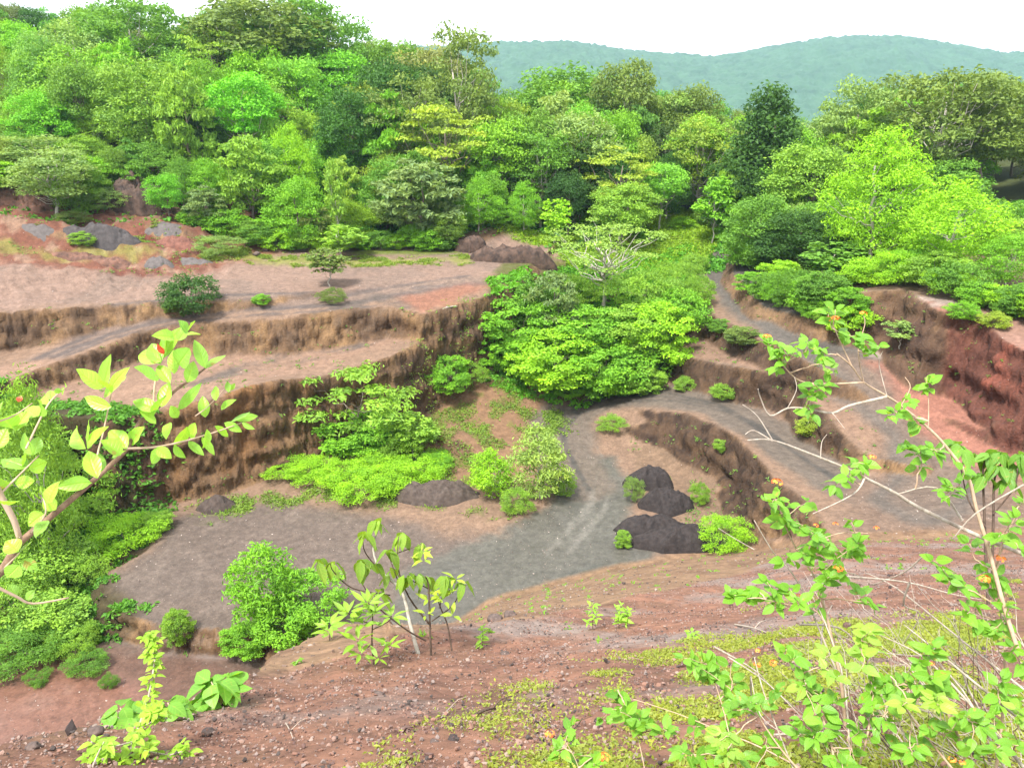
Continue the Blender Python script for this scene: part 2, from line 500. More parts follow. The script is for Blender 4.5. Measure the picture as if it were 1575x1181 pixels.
paint(inner, lin(156, 128, 104))
road1 = [(900, 745, 2), (872, 690, 2.5), (862, 650, 3.0), (885, 625, 3.3), (950, 611, 3.9), (1030, 608, 4.7), (1110, 625, 5.0), (1190, 668, 5.2), (1290, 735, 5.6), (1400, 785, 6.3)]
paint(stroke(road1, 4.4, 1.0), lin(136, 122, 109))
for off, wd in ((-14, .7), (4, .6), (22, .6)):
    paint(stroke([(x + off * .3, y + off * .35, z) for x, y, z in road1], wd * .7, .4, .3), lin(100, 95, 89), .85)
for off in (-6, 14):
    paint(stroke([(905 + off, 690, 2.3), (925 + off, 730, 2), (915 + off * 1.2, 780, 1.9), (850 + off * 1.6, 850, 1.9)], .25, .35, .3), lin(164, 157, 146), .45)
lowr = area([(1290, 740, 5.7), (1360, 705, 6.2), (1480, 740, 6.3), (1620, 790, 6.6), (1620, 860, 6.6), (1300, 850, 6.1)], 1.6)
paint(lowr, lin(152, 126, 108))
for k in range(6):
    paint(stroke([(1240 + 14 * k, 668 - 3 * k, 5.2), (1330 + 12 * k, 742 - 4 * k, 5.8), (1420 + 10 * k, 785 - 3 * k, 6.3), (1560, 800 - 3 * k, 6.7)], .22, .4, .4), lin(118, 104, 94) if k % 2 else lin(176, 150, 132), .7)
roadB = [(0, 585, 8.6), (70, 552, 8.9), (170, 512, 9.7), (260, 492, 10.2), (400, 477, 10.6), (520, 465, 11), (620, 447, 11.4), (720, 430, 11.8)]
paint(stroke(roadB, 2.6, 1.5), lin(158, 134, 119))
for off, wd in ((-5, .5), (3, .7), (9, .4)):
    paint(stroke([(x, y + off, z) for x, y, z in roadB], wd, .5, .35), lin(112, 102, 98), .8)
paint(stroke([(640, 444, 11.4), (690, 436, 11.7), (760, 430, 11.9), (810, 425, 11.9)], .8, .6), lin(122, 112, 108), .7)
benchA = area([(655, 515, 8.8), (560, 545, 8.1), (400, 590, 7.8), (200, 640, 7.5), (-100, 640, 7), (-100, 590, 7.3), (230, 580, 7.8), (400, 545, 8.1), (600, 518, 8.5)], 1.2)
paint(benchA, lin(176, 142, 119))
for k in range(5):
    paint(stroke([(300 + 20 * k, 590 - 7 * k, 7.9), (420 + 20 * k, 562 - 7 * k, 8), (560 + 6 * k, 535 - 6 * k, 8.2), (640, 512, 8.7)], .45, .7, .6), lin(120, 108, 99), .75)
benchE = area([(1010, 535, 7), (1170, 572, 7.4), (1240, 610, 7.3), (1340, 700, 6.3), (1400, 690, 6.6), (1300, 610, 7.6), (1180, 545, 8.3), (1080, 510, 8.2)], 1.0)
paint(benchE, lin(166, 134, 112))
paint(area([(645, 480, 10.6), (740, 455, 11), (770, 440, 11.4), (700, 440, 11.4), (610, 462, 11)], 1.2), lin(178, 122, 98), .8)
roadG = [(1050, 380, 11.4), (1095, 392, 11.2), (1125, 430, 10.5), (1170, 478, 9.9), (1230, 520, 9.4), (1310, 560, 9.0), (1380, 610, 8.2), (1425, 660, 7.3), (1440, 720, 6.5), (1410, 775, 6.2)]
paint(stroke(roadG, 4.6, 1.3), lin(124, 116, 108))
for off in (-12, 10):
    paint(stroke([(x + off * .8, y + off * .2, z) for x, y, z in roadG], .4, .5, .35), lin(98, 92, 86), .7)
paint(stroke(roadG[5:], 3.0, 1.8), lin(150, 128, 112), .8)
red = area([(1340, 560, 9), (1420, 560, 9), (1460, 600, 8.5), (1640, 660, 8.3), (1700, 760, 7.6), (1480, 700, 7.0), (1420, 640, 7.8), (1380, 600, 8.3)], 1.6)
paint(red, lin(188, 130, 110))
paint(red * sstep(n2 * 3 - .3), lin(170, 118, 100), .7)
paint(stroke([(1350, 545, 9.2), (1400, 558, 9.0), (1440, 568, 8.9), (1400, 575, 8.9)], 1.2, .9, .8), lin(198, 180, 168), .8)
shelf = area([(1500, 497, 13), (1560, 525, 12.7), (1760, 600, 12.3), (1760, 540, 13), (1560, 480, 13.2)], 1.2)
paint(shelf, lin(182, 140, 122))
# --- faces
face = crisp * quarry
streak = fbm(GX * 1.1, GY * 1.1, GZ * .10, 3, 221)
strata = fbm(GX * .2, GY * .2, GZ * 1.8 + .2 * n1, 3, 222)
nearq = nearm
fk = np.where(nearq, 0, face)
blot = fbm(GX * .55, GY * .55, GZ * .55, 4, 223)
blot2 = fbm(GX * 1.7, GY * 1.7, GZ * 1.7, 4, 224)
paint(fk, lin(150, 118, 88), 1.0)
paint(fk * sstep(blot * 3.2 + .0), lin(122, 97, 76), .85)
paint(fk * sstep(-blot * 3.0 - .2), lin(182, 144, 102), .75)
paint(fk * sstep(streak * 3 - 1.3), lin(90, 73, 61), .22)
paint(fk * sstep(strata * 3.5 - .4), lin(108, 86, 69), .6)
paint(fk * sstep(-strata * 3.5 - .9), lin(164, 132, 102), .6)
paint(fk * sstep(blot2 * 3.5 - .5), lin(82, 64, 53), .7)
paint(fk * sstep(-blot2 * 3 - .7), lin(164, 138, 114), .6)
rdark = area([(960, 620, 4), (1110, 640, 5.2), (1130, 660, 5.3), (1280, 800, 6.1), (1180, 850, 1.9), (1070, 760, 1.9), (960, 680, 2.8)], 1.5, 1.0)
rdark2 = area([(1070, 470, 9.4), (1240, 550, 9), (1420, 690, 6.5), (1300, 720, 5.3), (1170, 640, 5), (1000, 600, 4.5), (1000, 530, 6.9)], 1.5, 1.0)
paint(np.maximum(rdark, rdark2 * .8) * fk, lin(88, 68, 55), .75)
paint(np.maximum(rdark, rdark2 * .7) * fk * sstep(blot2 * 3.5), lin(62, 48, 41), .6)
ochre = area([(170, 660, 7.0), (480, 600, 7.0), (480, 700, 2.6), (170, 800, 1.5)], 1.5)
paint(ochre * fk * sstep(blot * 2 + .5), lin(184, 134, 84), .8)
dk = area([(1360, 500, 11), (1480, 500, 12), (1450, 620, 8.6), (1330, 560, 9)], 3.0, 1.5)
rdc = area([(1445, 470, 13.3), (1800, 560, 13), (1900, 800, 8), (1450, 640, 8.3)], 1.5, 1.5)
paint(rdc * fk, lin(134, 84, 70), .95)
paint(rdc * fk * sstep(blot2 * 3 - .7), lin(104, 66, 54), .9)
paint(rdc * fk * sstep(-blot * 3 - .4), lin(178, 104, 84), .8)
paint(dk * fk * (1 - rdc), lin(104, 78, 66), .7)
# --- grass and moss on the ground
paint(stroke([(330, 398, 12.4), (440, 398, 12.4), (540, 402, 12.2), (640, 402, 12.2), (700, 398, 12.3)], 1.8, 2, 1.6), lin(160, 168, 70), .75)
paint(stroke([(-40, 422, 11.9), (80, 424, 11.9), (180, 416, 12), (260, 408, 12.2)], 1.2, 1.4, 1.4), lin(165, 170, 80), .6)
paint(stroke([(560, 385, 12.6), (640, 385, 12.6), (700, 378, 12.9)], 2.0, 1.5), lin(120, 140, 40), .9)
paint(area([(690, 362, 13.0), (740, 345, 14), (1000, 350, 13.6), (1110, 372, 12.2), (1080, 400, 11.4), (880, 395, 12.2), (860, 375, 12.8)], 1.6), lin(150, 172, 50), .95)
paint(area([(985, 380, 11.9), (1000, 330, 13.6), (1105, 322, 13.6), (1120, 372, 12.2), (1090, 385, 11.8)], 1.4), lin(140, 165, 50), .95)
paint(area([(770, 440, 10), (870, 400, 11.8), (1050, 395, 11.2), (1078, 470, 9.4), (1010, 545, 7), (1000, 592, 4.6), (850, 604, 4.4), (742, 570, 5)], 1.0) * (1 - .9 * fk), lin(110, 115, 50), .9)
leftveg = area([(-300, 1010, .4), (60, 1000, .4), (210, 975, .5), (150, 900, .7), (260, 820, 1), (260, 770, 1.3), (-300, 700, 1.5)], 1.6)
paint(leftveg, lin(88, 78, 48))
paint(leftveg * sstep(n2 * 3), lin(150, 112, 92), .7)
# --- near slope: brown bank below, red cinder rubble above with moss
nm = sstep((near_slope(GX, GY) - GZ + .5) / .3) * np.where(rows < 60, 1, 0)
nm = np.where(rows < 9, 1, nm)
paint(nm, lin(182, 146, 114))
paint(nm * sstep(n2 * 3), lin(166, 130, 102), .7)
yb = np.interp(GA, np.radians([-40, -22, -12, 0, 8, 14, 20, 26, 36]), [5, 7.3, 9.4, 11.5, 13.2, 18, 24, 30, 33])
upper = nm * sstep((yb - GY + 1.6 * NX) / 1.0 + .5)
paint(upper, lin(178, 130, 106))
paint(upper * sstep(n3 * 3), lin(172, 122, 102), .6)
paint(upper * sstep(fbm(GX * 1.3, GY * 1.3, 0, 4, 244, .7) * 4 - .3), lin(142, 104, 88), .6)
paint(nm * sstep(fbm(GX * 1.1, GY * 1.1, 0, 5, 245, .7) * 4 - .5), lin(140, 106, 84), .6)
g1 = np.clip(fbm(GX * .55, GY * .55, 0, 5, 231, .65) * 3.2 + .1, 0, 1) * sstep((GY - 5.3) / 1.2)
paint(upper * g1, lin(182, 164, 154), .85)
ms = sstep(fbm(GX * .5, GY * .5, 0, 4, 241) * 1.5 + .62 - (GY - 7) * .12) * sstep(fbm(GX * 2.2, GY * 2.2, 0, 3, 243) * 1.6 + .4)
ms = ms * sstep((7.4 + np.degrees(GA) * .22 - GY) / 2.2)
MOSS = upper * ms
paint(MOSS, lin(182, 164, 92), .5)
COL = COL * (1 + .12 * fbm(GX * 3, GY * 3, GZ * 3, 3, 252) + .10 * fbm(GX * .9, GY * .9, GZ * .9, 3, 253) + .08 * noise3(GX * 8, GY * 8, GZ * 8, 251))[..., None]
COL = np.clip(COL, .01, .9)

# ------------------------------------------------------------------ soil material
def nodes_of(m):
    m.use_nodes = True
    nt = m.node_tree
    return nt, nt.nodes, nt.links, nt.nodes['Principled BSDF']

soil = bpy.data.materials.new("soil")
nt, nd, lk, bs = nodes_of(soil)
at = nd.new('ShaderNodeAttribute'); at.attribute_name = "soil"
co = nd.new('ShaderNodeTexCoord')
def tex_noise(scale, detail=6, rough=.6, stretch=None):
    t = nd.new('ShaderNodeTexNoise'); t.inputs['Scale'].default_value = scale
    t.inputs['Detail'].default_value = detail; t.inputs['Roughness'].default_value = rough
    lk.new(co.outputs['Object'], t.inputs['Vector'])
    return t
nA = tex_noise(2.2); nB = tex_noise(14, 4, .7)
vor = nd.new('ShaderNodeTexVoronoi'); vor.inputs['Scale'].default_value = 9.0
lk.new(co.outputs['Object'], vor.inputs['Vector'])
rmp = nd.new('ShaderNodeMapRange'); rmp.inputs['From Min'].default_value = .3; rmp.inputs['From Max'].default_value = .7
rmp.inputs['To Min'].default_value = .77; rmp.inputs['To Max'].default_value = 1.24
lk.new(nA.outputs['Fac'], rmp.inputs['Value'])
rm2 = nd.new('ShaderNodeMapRange'); rm2.inputs['From Min'].default_value = .3; rm2.inputs['From Max'].default_value = .7
rm2.inputs['To Min'].default_value = .86; rm2.inputs['To Max'].default_value = 1.16
lk.new(nB.outputs['Fac'], rm2.inputs['Value'])
mu = nd.new('ShaderNodeMath'); mu.operation = 'MULTIPLY'
lk.new(rmp.outputs['Result'], mu.inputs[0]); lk.new(rm2.outputs['Result'], mu.inputs[1])
sepv = nd.new('ShaderNodeSeparateColor'); lk.new(vor.outputs['Color'], sepv.inputs['Color'])
rm3 = nd.new('ShaderNodeMapRange'); rm3.inputs['To Min'].default_value = .86; rm3.inputs['To Max'].default_value = 1.12
lk.new(sepv.outputs['Red'], rm3.inputs['Value'])
mu2 = nd.new('ShaderNodeMath'); mu2.operation = 'MULTIPLY'
lk.new(mu.outputs[0], mu2.inputs[0]); lk.new(rm3.outputs['Result'], mu2.inputs[1])
vm = nd.new('ShaderNodeVectorMath'); vm.operation = 'SCALE'
lk.new(at.outputs['Color'], vm.inputs[0]); lk.new(mu2.outputs[0], vm.inputs['Scale'])
lk.new(vm.outputs['Vector'], bs.inputs['Base Color'])
wa = nd.new('ShaderNodeAttribute'); wa.attribute_name = "wet"
rr = nd.new('ShaderNodeMapRange'); rr.inputs['To Min'].default_value = .95; rr.inputs['To Max'].default_value = .36
lk.new(wa.outputs['Fac'], rr.inputs['Value']); lk.new(rr.outputs['Result'], bs.inputs['Roughness'])
bs.inputs['Specular IOR Level'].default_value = .25
bmp = nd.new('ShaderNodeBump'); bmp.inputs['Strength'].default_value = .45; bmp.inputs['Distance'].default_value = .07
ad = nd.new('ShaderNodeMath'); ad.operation = 'ADD'
nC = tex_noise(5, 8, .68)
vb = nd.new('ShaderNodeMath'); vb.operation = 'MULTIPLY'; vb.inputs[1].default_value = -.35
lk.new(vor.outputs['Distance'], vb.inputs[0])
lk.new(nC.outputs['Fac'], ad.inputs[0]); lk.new(vb.outputs[0], ad.inputs[1])
fa = nd.new('ShaderNodeAttribute'); fa.attribute_name = "face"
fm = nd.new('ShaderNodeMath'); fm.operation = 'MULTIPLY_ADD'; fm.inputs[1].default_value = 3.2; fm.inputs[2].default_value = 1.0
lk.new(fa.outputs['Fac'], fm.inputs[0])
nF = tex_noise(1.6, 9, .62)
fx = nd.new('ShaderNodeMath'); fx.operation = 'MULTIPLY'; lk.new(nF.outputs['Fac'], fx.inputs[0]); lk.new(fa.outputs['Fac'], fx.inputs[1])
fy = nd.new('ShaderNodeMath'); fy.operation = 'MULTIPLY_ADD'; fy.inputs[1].default_value = 5.0
lk.new(fx.outputs[0], fy.inputs[0])
hm = nd.new('ShaderNodeMath'); hm.operation = 'MULTIPLY'
lk.new(ad.outputs[0], hm.inputs[0]); lk.new(fm.outputs[0], hm.inputs[1]); lk.new(hm.outputs[0], fy.inputs[2])
lk.new(fy.outputs[0], bmp.inputs['Height']); wsm = nd.new('ShaderNodeMapRange'); wsm.inputs['To Min'].default_value = .45; wsm.inputs['To Max'].default_value = .10
lk.new(wa.outputs['Fac'], wsm.inputs['Value']); lk.new(wsm.outputs['Result'], bmp.inputs['Strength'])
lk.new(bmp.outputs['Normal'], bs.inputs['Normal'])

nc = len(az)
idx = np.arange(nc * NR).reshape(nc, NR)
gfaces = np.stack([idx[:-1, :-1], idx[1:, :-1], idx[1:, 1:], idx[:-1, 1:]], -1).reshape(-1, 4)
WETM = np.clip(wet * .8 + pond2 * .95 + pond * .6 + slab * .4 * sstep(n1 * 3 + .4), 0, 1)
me = mesh_np("ground", np.stack([GX, GY, GZ], -1).reshape(-1, 3), gfaces, [soil], True, {"wet": WETM.ravel(), "face": (steep_q * .8).ravel()})
ca = me.attributes.new("soil", 'FLOAT_COLOR', 'POINT')
ca.data.foreach_set("color", np.concatenate([COL, np.ones(COL.shape[:2] + (1,))], -1).astype(np.float32).ravel())
tag(obj("ground", me), kind='structure')
# ------------------------------------------------------------------ plant materials
def leaf_material(name, transl=.35, rough=.55, tint=(1.25, 1.12, .55), noise_scale=.9, spec=.25, veins=False):
    m = bpy.data.materials.new(name)
    nt, nd, lk, bs = nodes_of(m)
    out = nd['Material Output']
    oi = nd.new('ShaderNodeObjectInfo')
    ra = nd.new('ShaderNodeAttribute'); ra.attribute_name = "rnd"
    tc = nd.new('ShaderNodeTexCoord')
    nz = nd.new('ShaderNodeTexNoise'); nz.inputs['Scale'].default_value = noise_scale; nz.inputs['Detail'].default_value = 3
    lk.new(tc.outputs['Object'], nz.inputs['Vector'])
    s = nd.new('ShaderNodeMath'); s.operation = 'MULTIPLY_ADD'; s.inputs[1].default_value = .6
    lk.new(ra.outputs['Fac'], s.inputs[0])
    mr = nd.new('ShaderNodeMapRange'); mr.inputs['From Min'].default_value = .3; mr.inputs['From Max'].default_value = .7
    mr.inputs['To Max'].default_value = .4
    lk.new(nz.outputs['Fac'], mr.inputs['Value']); lk.new(mr.outputs['Result'], s.inputs[2])
    dk = nd.new('ShaderNodeVectorMath'); dk.operation = 'MULTIPLY'; dk.inputs[1].default_value = (.68, .72, .78)
    lt = nd.new('ShaderNodeVectorMath'); lt.operation = 'MULTIPLY'; lt.inputs[1].default_value = (tint[0] * 1.25, tint[1] * 1.2, tint[2] * 1.25)
    lk.new(oi.outputs['Color'], dk.inputs[0]); lk.new(oi.outputs['Color'], lt.inputs[0])
    mx = nd.new('ShaderNodeMixRGB')
    lk.new(s.outputs[0], mx.inputs['Fac']); lk.new(dk.outputs['Vector'], mx.inputs['Color1']); lk.new(lt.outputs['Vector'], mx.inputs['Color2'])
    col = mx.outputs['Color']
    if veins:
        rb = nd.new('ShaderNodeAttribute'); rb.attribute_name = "rib"
        al = nd.new('ShaderNodeAttribute'); al.attribute_name = "along"
        def mth(op, a, b=None, c=None):
            n = nd.new('ShaderNodeMath'); n.operation = op
            for i, x in enumerate((a, b, c)):
                if x is None: continue
                if isinstance(x, (int, float)): n.inputs[i].default_value = x
                else: lk.new(x, n.inputs[i])
            return n.outputs[0]
        midrib = mth('POWER', rb.outputs['Fac'], 14.0)
        ph = mth('MULTIPLY_ADD', al.outputs['Fac'], 44.0, mth('MULTIPLY', rb.outputs['Fac'], 9.0))
        side = mth('POWER', mth('MULTIPLY_ADD', mth('SINE', ph), .5, .5), 9.0)
        side = mth('MULTIPLY', side, mth('MINIMUM', mth('MULTIPLY', al.outputs['Fac'], 20.0), .35))
        vein = mth('MAXIMUM', mth('MULTIPLY', midrib, .8), side)
        vc = nd.new('ShaderNodeVectorMath'); vc.operation = 'MULTIPLY_ADD'
        vc.inputs[1].default_value = (1.35, 1.2, 1.2); vc.inputs[2].default_value = (.06, .07, .02)
        lk.new(col, vc.inputs[0])
        vmx = nd.new('ShaderNodeMixRGB'); lk.new(vein, vmx.inputs['Fac']); lk.new(col, vmx.inputs['Color1']); lk.new(vc.outputs['Vector'], vmx.inputs['Color2'])
        spn = nd.new('ShaderNodeTexNoise'); spn.inputs['Scale'].default_value = 45; spn.inputs['Detail'].default_value = 4
        lk.new(tc.outputs['Object'], spn.inputs['Vector'])
        old = mth('MAXIMUM', mth('GREATER_THAN', ra.outputs['Fac'], 1.5), mth('MULTIPLY', mth('GREATER_THAN', spn.outputs['Fac'], .66), .7))
        omx = nd.new('ShaderNodeMixRGB'); lk.new(old, omx.inputs['Fac']); lk.new(vmx.outputs['Color'], omx.inputs['Color1']); omx.inputs['Color2'].default_value = (.38, .27, .06, 1)
        col = omx.outputs['Color']
        bp = nd.new('ShaderNodeBump'); bp.inputs['Strength'].default_value = .6; bp.inputs['Distance'].default_value = .004; bp.invert = True
        lk.new(vein, bp.inputs['Height']); lk.new(bp.outputs['Normal'], bs.inputs['Normal'])
    lk.new(col, bs.inputs['Base Color'])
    bs.inputs['Roughness'].default_value = rough
    bs.inputs['Specular IOR Level'].default_value = spec
    tr = nd.new('ShaderNodeBsdfTranslucent')
    tv = nd.new('ShaderNodeVectorMath'); tv.operation = 'MULTIPLY'; tv.inputs[1].default_value = (1.35, 1.25, .6)
    lk.new(col, tv.inputs[0]); lk.new(tv.outputs['Vector'], tr.inputs['Color'])
    ms = nd.new('ShaderNodeMixShader'); ms.inputs['Fac'].default_value = transl
    lk.new(bs.outputs['BSDF'], ms.inputs[1]); lk.new(tr.outputs['BSDF'], ms.inputs[2])
    lk.new(ms.outputs['Shader'], out.inputs['Surface'])
    return m

def noise_material(name, c1, c2, scale=6, rough=.85, bump=.3, stretch=(1, 1, 1), dist=.02):
    m = bpy.data.materials.new(name)
    nt, nd, lk, bs = nodes_of(m)
    tc = nd.new('ShaderNodeTexCoord'); mp = nd.new('ShaderNodeMapping'); mp.inputs['Scale'].default_value = stretch
    lk.new(tc.outputs['Object'], mp.inputs['Vector'])
    nz = nd.new('ShaderNodeTexNoise'); nz.inputs['Scale'].default_value = scale; nz.inputs['Detail'].default_value = 6; nz.inputs['Roughness'].default_value = .65
    lk.new(mp.outputs['Vector'], nz.inputs['Vector'])
    cr = nd.new('ShaderNodeValToRGB')
    cr.color_ramp.elements[0].position = .32; cr.color_ramp.elements[1].position = .68
    cr.color_ramp.elements[0].color = tuple(c1) + (1,); cr.color_ramp.elements[1].color = tuple(c2) + (1,)
    lk.new(nz.outputs['Fac'], cr.inputs['Fac']); lk.new(cr.outputs['Color'], bs.inputs['Base Color'])
    bs.inputs['Roughness'].default_value = rough; bs.inputs['Specular IOR Level'].default_value = .25
    if bump:
        b = nd.new('ShaderNodeBump'); b.inputs['Strength'].default_value = bump; b.inputs['Distance'].default_value = dist
        lk.new(nz.outputs['Fac'], b.inputs['Height']); lk.new(b.outputs['Normal'], bs.inputs['Normal'])
    return m

M_LEAF = leaf_material("leaf", .32)
M_LEAF_NEAR = leaf_material("near_leaf", .45, .45, noise_scale=3.0, spec=.4, veins=True)
M_GLOSS = leaf_material("glossy_leaf", .40, .38, noise_scale=4.0, spec=.5, veins=True)
M_BARK = noise_material("bark", (.10, .075, .055), (.24, .20, .16), 4, stretch=(4, 4, 1))
M_PALE = noise_material("pale_bark", (.26, .23, .19), (.46, .43, .37), 5, stretch=(4, 4, 1))
M_TWIG = noise_material("dry_twig", (.22, .17, .13), (.42, .37, .31), 20, bump=.2, stretch=(3, 3, 1), dist=.004)
M_TWIGD = noise_material("dark_twig", (.045, .03, .022), (.11, .075, .055), 20, bump=.2, stretch=(3, 3, 1), dist=.004)
M_TWIGT = noise_material("tan_twig", (.30, .20, .13), (.46, .34, .24), 20, bump=.2, stretch=(3, 3, 1), dist=.004)

# ------------------------------------------------------------------ plant geometry
def unit(v):
    return v / (np.linalg.norm(v, axis=-1, keepdims=True) + 1e-9)

def leaf_cards(rng, pos, nrm, size, aspect=.5, fold=.12, along=None):
    """one folded rhombic leaf per point: four corners, tip out along a random direction in the leaf plane"""
    n = len(pos)
    nrm = unit(nrm)
    t = rng.normal(size=(n, 3)) if along is None else along + rng.normal(size=(n, 3)) * .35
    t = unit(t - nrm * (t * nrm).sum(-1, keepdims=True))
    b = np.cross(nrm, t)
    L = np.broadcast_to(size, (n,))[:, None]
    W = L * aspect * .5
    v = np.empty((n, 4, 3))
    v[:, 0] = pos - t * L * .5
    v[:, 1] = pos + b * W + nrm * L * fold - t * L * .05
    v[:, 2] = pos + t * L * .5 - nrm * L * .05
    v[:, 3] = pos - b * W + nrm * L * fold - t * L * .05
    f = np.arange(n * 4).reshape(n, 4)
    return v.reshape(-1, 3), f

def tube(path, radii, sides=6):
    p = np.asarray(path, dtype=np.float64); r = np.broadcast_to(radii, (len(p),))
    t = unit(np.gradient(p, axis=0))
    ref = np.array([0.31, 0.93, 0.2]) if abs(t[0, 1]) < .8 else np.array([1.0, .1, .1])
    V = []
    for i in range(len(p)):
        u = np.cross(t[i], ref); u /= np.linalg.norm(u) + 1e-9
        w = np.cross(t[i], u)
        a = np.linspace(0, 2 * np.pi, sides, endpoint=False)
        V.append(p[i] + r[i] * (np.cos(a)[:, None] * u + np.sin(a)[:, None] * w))
    V = np.concatenate(V)
    F_ = []
    for i in range(len(p) - 1):
        for k in range(sides):
            a0, a1 = i * sides + k, i * sides + (k + 1) % sides
            F_.append((a0, a1, a1 + sides, a0 + sides))
    e = (len(p) - 1) * sides
    for k in range(1, sides - 2, 2):
        F_.append((e, e + k, e + k + 1, e + (k + 2) % sides))
    return V, np.array(F_)

class Wood:
    def __init__(self): self.v, self.f, self.n = [], [], 0
    def add(self, path, radii, sides=6):
        V, F_ = tube(path, radii, sides)
        self.v.append(V); self.f.append(F_ + self.n); self.n += len(V)
    def mesh(self, name, mat):
        return mesh_np(name, np.concatenate(self.v), np.concatenate(self.f), [mat], True)

def curve(p0, p1, rng, sag=.0, wob=.06, n=6):
    p0, p1 = np.asarray(p0, float), np.asarray(p1, float)
    t = np.linspace(0, 1, n)[:, None]
    L = np.linalg.norm(p1 - p0)
    p = p0 + (p1 - p0) * t
    off = rng.normal(size=(n, 3)) * wob * L * np.sin(np.pi * t)
    p = p + off
    p[:, 2:] += sag * L * np.sin(np.pi * t)
    return p

def scatter_crown(rng, centers, radii, per, flat=.75, lsize=.35, aspect=.55, out=.55, up=.65, jit=.45, hollow=.55, down=.15):
    """leaf clumps: most leaves lie on the upper outside of each clump"""
    P_, N_, S_, R_ = [], [], [], []
    for c, r in zip(centers, radii):
        n = max(6, int(per * (r / np.mean(radii)) ** 2))
        d = unit(rng.normal(size=(n, 3)))
        d[:, 2] = np.where(d[:, 2] < -down, -d[:, 2] * rng.random(n), d[:, 2])
        rad = r * (hollow + (1 - hollow) * rng.random(n) ** .6) * (1 + .18 * rng.normal(size=n))
        p = c + d * rad[:, None] * np.array([1, 1, flat])
        N_.append(d * out + np.array([0, 0, up]) + rng.normal(size=(n, 3)) * jit)
        P_.append(p); S_.append(lsize * (.7 + .6 * rng.random(n)))
        R_.append(np.clip(rng.normal(.5, .22, n) + rng.normal(0, .14), 0, 1))
    return np.concatenate(P_), np.concatenate(N_), np.concatenate(S_), np.concatenate(R_)

PROTO = {}

